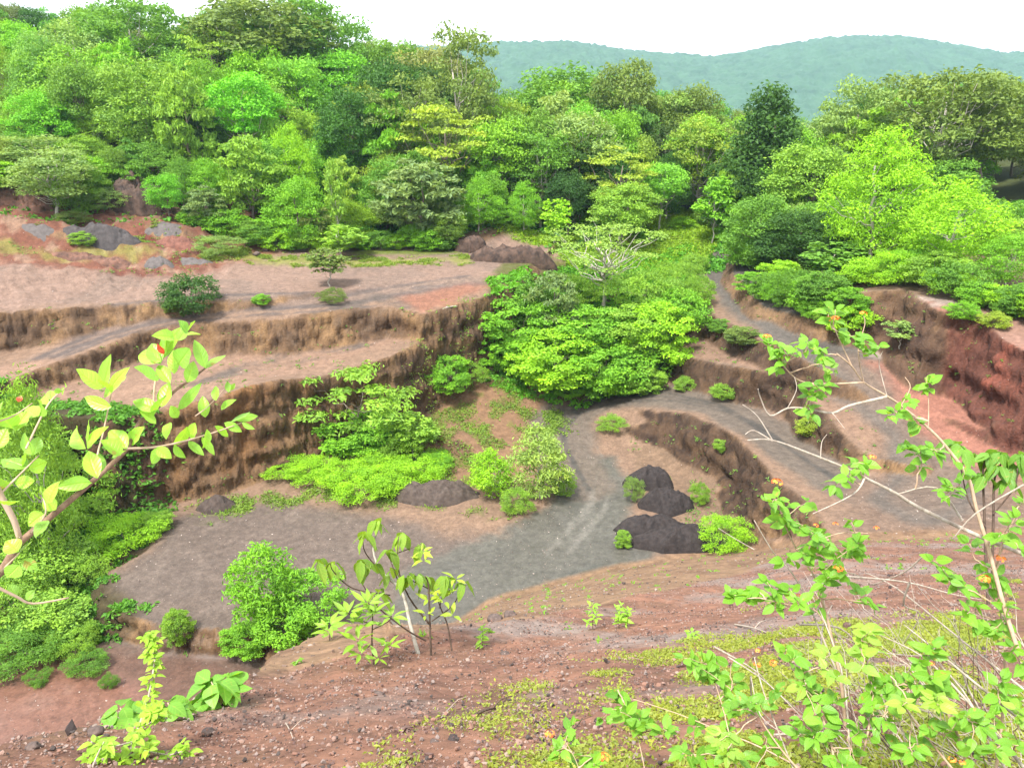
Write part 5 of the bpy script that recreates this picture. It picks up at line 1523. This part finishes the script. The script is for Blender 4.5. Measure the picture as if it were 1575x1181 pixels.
# ---- branch reaching in at the left, close to the camera
rng = np.random.default_rng(77)
B0 = at_depth(-60, 930, 1.75)
r5 = empty('branch', B0)
tag(r5, "near leafy branch with big glossy pale green leaves reaching in from the left edge", 'branch')
main = [(-60, 930), (0, 880), (25, 841), (47, 820), (93, 782), (148, 735), (195, 690), (213, 652), (236, 633), (267, 603), (293, 584), (316, 566)]
stems(r5, [(main, (1.75, 1.95), .0085, .0022)], 'main_stem', noise_material("brown_branch", (.10, .055, .035), (.24, .15, .10), 30, stretch=(3, 3, 1), dist=.002))
SIDE_ST = [([(-20, 720), (0, 760), (21, 799), (30, 828)], (1.7, 1.76), .006, .005), ([(-10, 900), (25, 917), (51, 928), (106, 919)], (1.7, 1.75), .003, .0014),
           ([(195, 690), (250, 686), (320, 668), (372, 650)], (1.84, 1.95), .0028, .0012), ([(148, 735), (150, 700), (160, 660), (172, 600)], (1.8, 1.85), .0024, .0012),
           ([(236, 633), (240, 580), (262, 530), (290, 505)], (1.88, 1.95), .0026, .0012), ([(40, 690), (74, 622), (101, 596)], (1.7, 1.75), .002, .0008),
           ([(-10, 650), (20, 640), (50, 620)], (1.7, 1.72), .002, .001), ([(47, 820), (70, 790), (66, 765)], (1.76, 1.8), .002, .001), ([(0, 760), (40, 720), (60, 700)], (1.72, 1.76), .002, .001),
           ([(300, 640), (320, 625), (345, 598)], (1.9, 1.95), .0016, .0007), ([(0, 880), (20, 860), (30, 850)], (1.74, 1.76), .002, .001)]
stems(r5, SIDE_ST, 'side_twigs', M_TWIGT)
LEAVES_PX = [  # base x, base y, tip x, tip y, width px
    (158, 597, 116, 573, 24), (158, 597, 172, 553, 20), (160, 612, 190, 576, 20), (172, 626, 126, 616, 20), (170, 600, 188, 560, 16),
    (248, 556, 212, 538, 28), (246, 560, 230, 528, 26), (244, 584, 210, 566, 24), (252, 550, 268, 500, 24), (256, 545, 250, 506, 24), (268, 520, 240, 512, 20),
    (274, 561, 292, 538, 32), (288, 588, 300, 556, 22), (316, 566, 302, 522, 20), (316, 567, 344, 540, 14), (268, 575, 262, 540, 22), (262, 590, 240, 560, 20),
    (248, 626, 266, 590, 24), (244, 630, 202, 616, 22), (274, 630, 310, 592, 16), (274, 642, 260, 626, 16), (262, 650, 250, 672, 16), (240, 652, 214, 632, 18), (236, 640, 254, 608, 20),
    (332, 616, 332, 592, 14), (316, 642, 312, 608, 18), (352, 603, 350, 586, 10), (354, 600, 362, 590, 8), (340, 630, 360, 612, 12), (300, 650, 292, 676, 16), (318, 660, 316, 690, 16),
    (288, 656, 276, 690, 18), (330, 655, 352, 676, 14), (345, 650, 372, 664, 14), (360, 645, 398, 640, 14), (355, 648, 384, 632, 12), (372, 650, 392, 660, 10), (310, 672, 330, 700, 14), (250, 690, 232, 712, 20),
    (240, 688, 262, 706, 18), (268, 684, 286, 704, 16), (290, 678, 308, 704, 14), (195, 690, 172, 656, 26), (200, 684, 218, 656, 22), (186, 700, 158, 676, 24), (176, 706, 190, 690, 18),
    (150, 735, 128, 696, 26), (148, 730, 156, 694, 22), (140, 742, 88, 742, 22), (142, 742, 100, 756, 16), (132, 690, 104, 652, 28), (134, 688, 132, 640, 24), (136, 690, 160, 652, 20),
    (70, 772, 60, 748, 18), (75, 775, 82, 740, 22), (68, 790, 40, 806, 22), (74, 800, 52, 822, 20), (86, 784, 64, 766, 20), (40, 720, 8, 700, 30), (40, 722, 36, 690, 30), (44, 720, 74, 714, 22),
    (20, 746, -14, 730, 28), (24, 744, 52, 740, 20), (30, 770, 2, 772, 20), (50, 700, 30, 668, 26), (52, 700, 58, 670, 20), (22, 660, 0, 640, 30), (24, 662, 40, 630, 26), (-6, 690, 14, 660, 26),
    (28, 848, 10, 830, 26), (30, 850, 48, 830, 14), (30, 868, 12, 890, 24), (34, 860, 56, 876, 18), (0, 890, -20, 862, 24), (10, 905, -6, 916, 18), (26, 916, 12, 900, 16), (40, 922, 52, 908, 12),
    (100, 597, 92, 606, 8), (101, 596, 100, 586, 6), (96, 602, 82, 600, 8), (76, 622, 64, 606, 16), (80, 616, 76, 598, 12), (-10, 660, 2, 616, 22), (60, 640, 36, 624, 24), (62, 640, 70, 616, 18),
    (172, 604, 150, 580, 18), (290, 508, 300, 494, 16), (288, 512, 276, 496, 18), (286, 516, 308, 512, 14), (274, 524, 286, 506, 16)]
bs_, tp_, wd_ = [], [], []
for (x0, y0, x1, y1, w) in LEAVES_PX:
    dd0 = float(np.interp(x0, [-60, 0, 148, 316], [1.75, 1.74, 1.80, 1.93])) + rng.normal() * .03
    bs_.append(at_depth(x0, y0, dd0)); tp_.append(at_depth(x1, y1, dd0 + rng.normal() * .025)); wd_.append(w * .92 / F * dd0)
bs_, tp_ = np.array(bs_) - B0, np.array(tp_) - B0
lv = Leaves()
nr = np.array([0, -.75, .6]) + rng.normal(size=(len(bs_), 3)) * .38
V, Fc, per = blades(rng, bs_, tp_, np.array(wd_), nr, .12, .24, 9, 'oval', .03)
lv.add(V, Fc, per, np.clip(rng.normal(.55, .24, len(bs_)), 0, 1))
lv.build('leaves', M_GLOSS, (.23, .48, .07), r5)
lv = Leaves()
rb = np.array([at_depth(252, 545, 1.87), at_depth(28, 618, 1.70)]) - B0
rt = np.array([at_depth(243, 528, 1.86), at_depth(31, 608, 1.70)]) - B0
V, Fc, per = blades(rng, rb, rt, np.array([.014, .012]), np.tile(np.array([[0, -1., .3]]), (2, 1)), .05, .2, 7, 'lance', .03)
lv.add(V, Fc, per, np.array([.4, .5]))
lv.build('red_leaf', M_GLOSS, (.50, .06, .03), r5)

# ---- flowering shrubs at the right
M_FLOWER = pebble_material("orange_petal", [(.80, .17, .02), (.85, .26, .03), (.75, .10, .03), (.85, .34, .05)])
def flower_head(e, p, r, rng, pink=False):
    """a flat cluster of little five petalled florets"""
    V, Fs, R_, n = [], [], [], 0
    for k in range(22):
        d = unit(np.array([rng.normal(), rng.normal(), abs(rng.normal()) * .8 + .2]))
        c = d * r * np.array([1, 1, .55])
        u = unit(np.cross(d, np.array([.3, .8, .1]))); w = np.cross(d, u)
        pts = [c + d * r * .08]
        for q in range(10):
            a = q * np.pi / 5
            rr = r * (.34 if q % 2 == 0 else .17)
            pts.append(c + (u * math.cos(a) + w * math.sin(a)) * rr + d * r * .05)
        V += pts
        for q in range(10):
            Fs.append((n, n + 1 + q, n + 1 + (q + 1) % 10)); R_.append((k * .37) % 1)
        n += 11
    o = obj('flower_head', mesh_np('flower_head', np.array(V), np.array(Fs), [M_FLOWER], False, None, {"rnd": np.array(R_)}), e)
    o.location = rel(p, e)
    return o

def lantana(label, foot_px, foot_d, branches, bare, clusters, flowers, seed, leaf_px=21, col=(.15, .36, .045), light=(), name='flowering_shrub'):
    rng = np.random.default_rng(seed)
    e = empty(name, at_depth(foot_px[0], foot_px[1], foot_d))
    tag(e, label, 'shrub', 'flowering shrubs on the near slope')
    if bare: stems(e, bare, 'bare_twigs', M_TWIG)
    lv, wd = Leaves(), Wood()
    allp = []
    for pts, dist, r0, r1 in branches:
        p = smooth_path(px_path(pts, dist))
        wd.add(rel(p, e), np.linspace(r0, r1, len(p)) * .75, 6)
        allp.append(p)
    for pts, dist, r0, r1 in (bare or []):
        allp.append(smooth_path(px_path(pts, dist)))
    allp = np.concatenate(allp)
    def put(lv, x, y, rad, n, dist, tone):
        cpt = at_depth(x, y, dist)
        near = allp[np.argmin(((allp - cpt) ** 2).sum(1) + .6 * np.maximum(allp[:, 2] - cpt[2], 0))]
        wd.add(rel(curve(near, cpt, rng, .03, .03, 6), e), np.linspace(.0036, .0022, 6) * dist / 3.6, 5)
        k = 0
        while k < n * 1.3:
            # a shoot with opposite leaf pairs
            sx, sy = x + rng.normal() * rad * .5, y + rng.normal() * rad * .5
            p1 = at_depth(sx, sy, dist + rng.normal() * rad / F * dist * .6)
            p0 = cpt
            sp = curve(p0, p1, rng, .02, .05, 5)
            wd.add(rel(sp, e), np.linspace(.0022, .0012, 5) * dist / 3.6, 4)
            for q in (1.0, .72, .4):
                c = p0 + (p1 - p0) * q
                a = rng.random() * 6.28
                for sgn in (1, -1) if q < 1 else (1, -1, 0):
                    h = np.array([math.cos(a), math.sin(a), 0]) * (sgn if sgn else .3)
                    dv = unit(h + np.array([0, -.12, .05 + .3 * rng.normal()]) + unit(p1 - p0) * .3)
                    L = leaf_px * (.6 + .55 * rng.random()) * (.75 if sgn == 0 else 1) / F * dist
                    pet = c + dv * L * .12
                    nr = np.array([0, -.45, .9]) + rng.normal(size=3) * .4
                    V, Fc, per = blades(rng, [rel(pet, e)], [rel(pet + dv * L, e)], np.array([L * .60]), nr[None], .22, .16, 7, 'ovate', .025)
                    lv.add(V, Fc, per, np.clip(rng.normal(tone, .2, 1), 0, 1))
                    k += 1
    for cl in clusters:
        put(lv, cl[0], cl[1], cl[2], cl[3], cl[4], .5)
    lv.build('leaves', M_LEAF_NEAR, col, e)
    if light:
        lv2 = Leaves()
        for cl in light:
            put(lv2, cl[0], cl[1], cl[2], cl[3], cl[4], .6)
        lv2.build('young_leaves', M_LEAF_NEAR, (.23, .43, .08), e)
    obj('branches', wd.mesh('branches', M_TWIGT), e)
    for (x, y, d, r) in flowers:
        flower_head(e, at_depth(x, y, d), r / F * d, rng)
    return e

lantana("tall arching shrub with long pale bare twigs and orange flowers at the upper right", (1569, 1010), 3.9,
        [([(1569, 1010), (1545, 935), (1522, 850), (1501, 780), (1489, 734), (1459, 692), (1432, 662), (1386, 624), (1364, 609), (1329, 588), (1310, 563), (1287, 544)], (3.9, 3.3), .012, .0035),
         ([(1329, 588), (1287, 590), (1238, 588), (1215, 574), (1195, 548), (1181, 528)], (3.4, 3.2), .006, .002),
         ([(1329, 590), (1320, 540), (1330, 500), (1328, 486)], (3.4, 3.35), .004, .002), ([(1310, 563), (1290, 520), (1280, 496)], (3.35, 3.3), .004, .002),
         ([(1386, 624), (1400, 596), (1392, 580)], (3.4, 3.4), .003, .0015), ([(1428, 655), (1428, 615), (1424, 580)], (3.45, 3.45), .003, .0015)],
        [([(1575, 852), (1505, 824), (1413, 780), (1375, 757), (1329, 734), (1299, 719), (1242, 696), (1188, 677), (1150, 677)], (3.9, 3.1), .010, .0025),
         ([(1364, 610), (1306, 624), (1280, 635), (1238, 628), (1211, 628), (1184, 639), (1169, 610), (1166, 598)], (3.4, 3.1), .006, .0016),
         ([(1188, 677), (1165, 640), (1142, 622)], (3.1, 3.0), .003, .0012), ([(1188, 678), (1160, 662), (1146, 668)], (3.1, 3.05), .003, .0012),
         ([(1211, 628), (1225, 600), (1222, 580)], (3.1, 3.1), .002, .001), ([(1262, 705), (1264, 680), (1272, 668)], (3.15, 3.15), .002, .001),
         ([(1280, 635), (1300, 660)], (3.2, 3.2), .002, .001), ([(1364, 608), (1352, 560), (1358, 540)], (3.4, 3.4), .002, .001), ([(1330, 735), (1312, 760), (1250, 790)], (3.2, 3.1), .004, .0015),
         ([(1480, 800), (1440, 750), (1380, 760)], (3.7, 3.5), .005, .002), ([(1575, 745), (1500, 790), (1465, 830)], (3.5, 3.6), .004, .002)],
        [(1280, 505, 36, 14, 3.3), (1215, 552, 32, 12, 3.2), (1320, 515, 28, 10, 3.35), (1330, 545, 24, 6, 3.35), (1196, 530, 20, 7, 3.2), (1245, 612, 34, 13, 3.25), (1262, 598, 20, 6, 3.25),
         (1380, 640, 22, 9, 3.4), (1425, 592, 16, 7, 3.45), (1400, 606, 16, 5, 3.4), (1312, 712, 24, 9, 3.2), (1300, 735, 20, 6, 3.2), (1420, 704, 40, 14, 3.5), (1475, 748, 36, 12, 3.6), (1445, 695, 24, 8, 3.5),
         (1270, 545, 26, 8, 3.3), (1240, 540, 22, 6, 3.25), (1404, 640, 16, 5, 3.45)],
        [(1278, 492, 3.3, 8), (1180, 518, 3.2, 6), (1328, 482, 3.35, 5), (1342, 703, 3.2, 5), (1285, 490, 3.3, 6)], 101, light=[(1260, 560, 20, 4, 3.2)])
lantana("leafy shrub in front of the road bank, its pale stem topped by orange flowers", (1300, 1110), 4.2,
        [([(1300, 1115), (1294, 1053), (1280, 985), (1268, 934), (1251, 884), (1225, 845), (1205, 800), (1196, 768)], (4.2, 3.7), .011, .003),
         ([(1280, 985), (1256, 940), (1215, 930), (1170, 920)], (4.0, 3.7), .005, .002), ([(1258, 900), (1290, 870), (1320, 830)], (3.9, 3.8), .005, .002), ([(1225, 845), (1290, 820), (1335, 820)], (3.8, 3.8), .004, .002)],
        [([(1290, 1040), (1230, 900), (1190, 850), (1160, 800)], (4.1, 3.8), .005, .002), ([(1160, 845), (1130, 828), (1105, 812)], (3.8, 3.7), .003, .001), ([(1251, 884), (1300, 880), (1327, 888)], (3.9, 3.8), .003, .0015)],
        [(1192, 768, 34, 16, 3.7), (1215, 790, 34, 14, 3.7), (1240, 815, 40, 16, 3.75), (1275, 830, 46, 20, 3.8), (1300, 850, 44, 18, 3.8), (1320, 830, 30, 9, 3.8), (1250, 860, 40, 14, 3.85),
         (1165, 908, 36, 15, 3.75), (1195, 922, 34, 13, 3.75), (1225, 925, 26, 9, 3.8), (1265, 905, 30, 10, 3.9), (1150, 920, 24, 8, 3.7), (1300, 885, 30, 9, 3.85), (1325, 925, 22, 8, 3.9)],
        [(1195, 742, 3.7, 8), (1290, 875, 3.75, 7), (1255, 808, 3.7, 4), (1285, 806, 3.75, 4), (1348, 812, 3.8, 4)], 102)
lantana("leafy flowering shrub crowding the bottom right corner", (1500, 1240), 4.0,
        [([(1500, 1260), (1480, 1150), (1440, 1060), (1420, 1010)], (4.0, 3.8), .010, .003), ([(1520, 1260), (1540, 1120), (1545, 1000), (1530, 880)], (4.2, 3.9), .010, .003),
         ([(1480, 1200), (1400, 1100), (1370, 1040)], (4.0, 3.7), .007, .003)],
        [([(1575, 1110), (1500, 1050), (1440, 1000), (1390, 960)], (4.0, 4.2), .007, .002), ([(1575, 1180), (1490, 1080), (1420, 1010), (1350, 975)], (3.9, 4.3), .007, .002),
         ([(1550, 1190), (1480, 1060), (1400, 980)], (4.0, 4.3), .005, .002)],
        [(1400, 1055, 46, 20, 3.75), (1450, 1062, 46, 18, 3.8), (1360, 1100, 46, 18, 3.7), (1450, 1130, 54, 22, 3.8), (1400, 1150, 46, 16, 3.7), (1535, 1062, 40, 14, 3.9), (1540, 1145, 44, 14, 3.8),
         (1495, 1110, 40, 12, 3.8), (1420, 1010, 34, 12, 3.8), (1468, 900, 34, 14, 3.9), (1530, 882, 34, 12, 3.9), (1500, 940, 34, 12, 3.9), (1555, 950, 34, 12, 3.9), (1545, 820, 34, 12, 3.8), (1565, 780, 24, 6, 3.8),
         (1500, 860, 28, 9, 3.9), (1560, 1000, 30, 9, 3.9)],
        [(1538, 860, 3.85, 7), (1515, 890, 3.85, 7), (1465, 1168, 3.7, 5), (1480, 1172, 3.7, 4), (1432, 1020, 3.75, 4)], 103, light=[(1440, 1080, 36, 10, 3.7), (1400, 1080, 30, 8, 3.6), (1568, 1110, 26, 6, 3.7)])
lantana("leafy flowering shrub with bright new shoots at the bottom between the two lower ones", (1290, 1240), 3.7,
        [([(1290, 1260), (1280, 1150), (1250, 1070), (1230, 1030)], (3.7, 3.6), .009, .003), ([(1300, 1250), (1340, 1100), (1330, 1000)], (3.8, 3.8), .008, .003), ([(1270, 1230), (1200, 1150), (1160, 1090)], (3.7, 3.6), .007, .003)],
        [([(1310, 1250), (1300, 1060), (1270, 960), (1240, 900)], (3.8, 4.0), .005, .002), ([(1240, 1230), (1180, 1080), (1160, 1010)], (3.7, 3.7), .004, .002)],
        [(1240, 1060, 44, 18, 3.6), (1270, 1085, 40, 14, 3.65), (1250, 1130, 54, 20, 3.6), (1180, 1150, 46, 14, 3.6), (1310, 1150, 50, 18, 3.65), (1340, 1060, 40, 14, 3.75), (1210, 1020, 30, 9, 3.65), (1150, 1090, 36, 12, 3.6), (1290, 1165, 40, 12, 3.55)],
        [(1190, 1020, 3.6, 6), (1228, 915, 3.9, 3), (1165, 1000, 3.6, 4)], 104, light=[(1325, 985, 34, 12, 3.7), (1330, 1015, 34, 10, 3.7), (1262, 1025, 30, 8, 3.6), (1130, 1130, 34, 8, 3.5), (1240, 1052, 20, 4, 3.55)])
lantana("low leafy flowering shrub leaning left over the mossy slope at the bottom", (1130, 1240), 4.6,
        [([(1230, 1180), (1166, 1147), (1102, 1121), (1039, 1096), (975, 1075)], (4.4, 4.5), .006, .002), ([(1140, 1220), (1115, 1100), (1090, 1020)], (4.5, 4.6), .006, .002), ([(1000, 1240), (985, 1150), (960, 1080)], (4.6, 4.6), .005, .002),
         ([(900, 1240), (890, 1180), (870, 1140)], (4.6, 4.6), .004, .002)],
        [([(1120, 1010), (1180, 1050), (1240, 1110)], (4.5, 4.3), .004, .002), ([(1155, 1040), (1170, 1100), (1210, 1130)], (4.4, 4.3), .003, .0015)],
        [(1095, 1025, 42, 18, 4.6), (1125, 1060, 44, 18, 4.55), (1075, 1025, 26, 8, 4.6), (1150, 1080, 34, 10, 4.5), (960, 1085, 40, 16, 4.6), (985, 1115, 34, 12, 4.55), (950, 1060, 26, 8, 4.6), (1010, 1120, 24, 7, 4.5),
         (868, 1150, 34, 12, 4.6), (915, 1162, 34, 12, 4.6), (1100, 1120, 34, 10, 4.5), (1060, 1160, 36, 10, 4.4), (1120, 1165, 36, 10, 4.4)],
        [(846, 1128, 4.6, 7), (930, 1164, 4.55, 8), (1165, 1022, 4.5, 5)], 105, leaf_px=21, light=[(1120, 1150, 26, 6, 4.3)])

# ---- hanging leaved young tree at the right edge
rng = np.random.default_rng(55)
r6 = empty('sapling', at_depth(1520, 930, 5.2))
tag(r6, "dark stemmed sapling with drooping leaves at the right edge among the flowering shrubs", 'sapling')
stems(r6, [([(1520, 930), (1516, 850), (1514, 786), (1512, 722), (1520, 700)], (5.2, 5.1), .009, .004), ([(1526, 900), (1528, 790), (1530, 735), (1545, 705)], (5.2, 5.1), .008, .004),
           ([(1516, 810), (1490, 770), (1478, 720)], (5.15, 5.1), .005, .003), ([(1528, 790), (1560, 750), (1565, 720)], (5.15, 5.1), .005, .003)], 'stems', M_TWIGD)
lv = Leaves()
for (x, y, k) in [(1471, 684, 9), (1480, 690, 6), (1522, 700, 10), (1540, 697, 10), (1560, 714, 9), (1556, 740, 8), (1535, 715, 8), (1512, 730, 6), (1572, 700, 7), (1500, 700, 5)]:
    whorl(rng, lv, rel(at_depth(x, y - 3, 5.1 + rng.normal() * .05), r6), .105, k, .5, -.9, droop=.25, tone=.4)
lv.build('leaves', M_LEAF_NEAR, (.13, .30, .05), r6)

# ---- dry brush among the shrubs and twigs lying on the slope
rng = np.random.default_rng(88)
r7 = empty('dry_brush', at_depth(1480, 1150, 4.6))
tag(r7, "tangle of bare pale dead stems among the flowering shrubs at lower right", 'dry brush')
w1, w2 = Wood(), Wood()
for k in range(170):
    x0 = rng.uniform(1230, 1640); y0 = rng.uniform(1060, 1260)
    L = rng.uniform(90, 330); a = rng.normal(2.25, .42)
    x1, y1 = x0 + math.cos(a) * L, y0 - math.sin(a) * L
    if y1 < 860 or x1 < 1180: continue
    d = rng.uniform(4.0, 5.4)
    p = curve(at_depth(x0, y0, d), at_depth(x1, y1, d + rng.uniform(-.3, .5)), rng, .0, .035, 7)
    r = rng.uniform(.0014, .0036)
    (w2 if rng.random() < .22 else w1).add(rel(p, r7), np.linspace(r, r * .35, 7), 5)
    if rng.random() < .6:
        j = rng.integers(2, 5)
        q = p[j] + (p[6] - p[j]) * .6 + rng.normal(size=3) * .10
        (w1).add(rel(curve(p[j], q, rng, 0, .06, 5), r7), np.linspace(r * .6, r * .2, 5), 4)
for pts in ([(1246, 884), (1327, 888), (1399, 896), (1463, 913), (1510, 922)], [(1399, 896), (1390, 930), (1415, 945), (1390, 990)], [(1575, 1060), (1480, 985), (1380, 905), (1330, 880)],
            [(1098, 994), (1160, 1030), (1190, 1060), (1250, 1110)], [(1155, 1040), (1160, 1080), (1205, 1125)], [(1230, 960), (1290, 965), (1340, 1000), (1440, 1010)], [(1263, 1000), (1266, 960), (1280, 930)],
            [(1425, 850), (1390, 880), (1340, 900)], [(1180, 1130), (1270, 1125), (1350, 1120)]):
    p = smooth_path(px_path(pts, (4.6, 4.9)))
    w1.add(rel(p, r7), np.linspace(.006, .002, len(p)), 6)
obj('pale_stems', w1.mesh('pale_stems', M_TWIG), r7)
obj('dark_stems', w2.mesh('dark_stems', M_TWIGD), r7)

def twig(pts, r, mat, label):
    w = Wood()
    q = [hit(x, y) + np.array([0, 0, .02 + .02 * (i % 2)]) for i, (x, y) in enumerate(pts)]
    p = smooth_path(q)
    w.add(p - q[0], np.linspace(r, r * .4, len(p)), 6)
    m = (p[len(p) // 2] - q[0])
    w.add(np.array([m, m + np.array([.08, .05, .06]), m + np.array([.17, .07, .08])]), [r * .6, r * .4, r * .2], 5)
    o = obj('twig', w.mesh('twig', mat))
    o.location = q[0]
    tag(o, label, 'twig', 'fallen twigs')
twig([(727, 1103), (748, 1098), (765, 1090), (779, 1081)], .014, M_TWIGD, "dark bent twig lying on the moss at the bottom middle")
twig([(858, 1142), (872, 1134), (885, 1124), (895, 1112)], .010, M_TWIGD, "dark twig beside the orange flowers at the bottom")
twig([(678, 1108), (690, 1096), (702, 1088)], .006, M_TWIG, "thin pale twig left of the dark bent twig")
twig([(440, 1115), (447, 1130), (452, 1142)], .006, M_TWIG, "thin pale twig on the cinder at the lower left")
twig([(1130, 962), (1160, 970), (1185, 978)], .014, M_TWIG, "pale stick on the slope behind the leafy shrub")
q = [hit(672, 486), hit(700, 476), hit(702, 474)]
twig([(672, 487), (686, 481), (703, 472)], .07, M_PALE, "pale fallen log lying on the cut nose")
# ------------------------------------------------------------------ humid air between here and the hills
hz = bpy.data.materials.new("haze")
hz.use_nodes = True
hn, hl = hz.node_tree.nodes, hz.node_tree.links
hn.clear()
ho = hn.new('ShaderNodeOutputMaterial')
hp = hn.new('ShaderNodeVolumePrincipled')
hp.inputs['Color'].default_value = (.55, .82, 1.0, 1)
hp.inputs['Density'].default_value = .00017
hp.inputs['Anisotropy'].default_value = .2
hl.new(hp.outputs['Volume'], ho.inputs['Volume'])
x0, x1, y0, y1, z0, z1 = -1950, 1950, -60, 2000, -80.0, 196.0
bv = [(x, y, z) for x in (x0, x1) for y in (y0, y1) for z in (z0, z1)]
bf = [(0, 1, 3, 2), (4, 6, 7, 5), (0, 4, 5, 1), (2, 3, 7, 6), (0, 2, 6, 4), (1, 5, 7, 3)]
tag(obj("haze", mesh_np("haze", bv, bf, [hz])), kind='stuff')
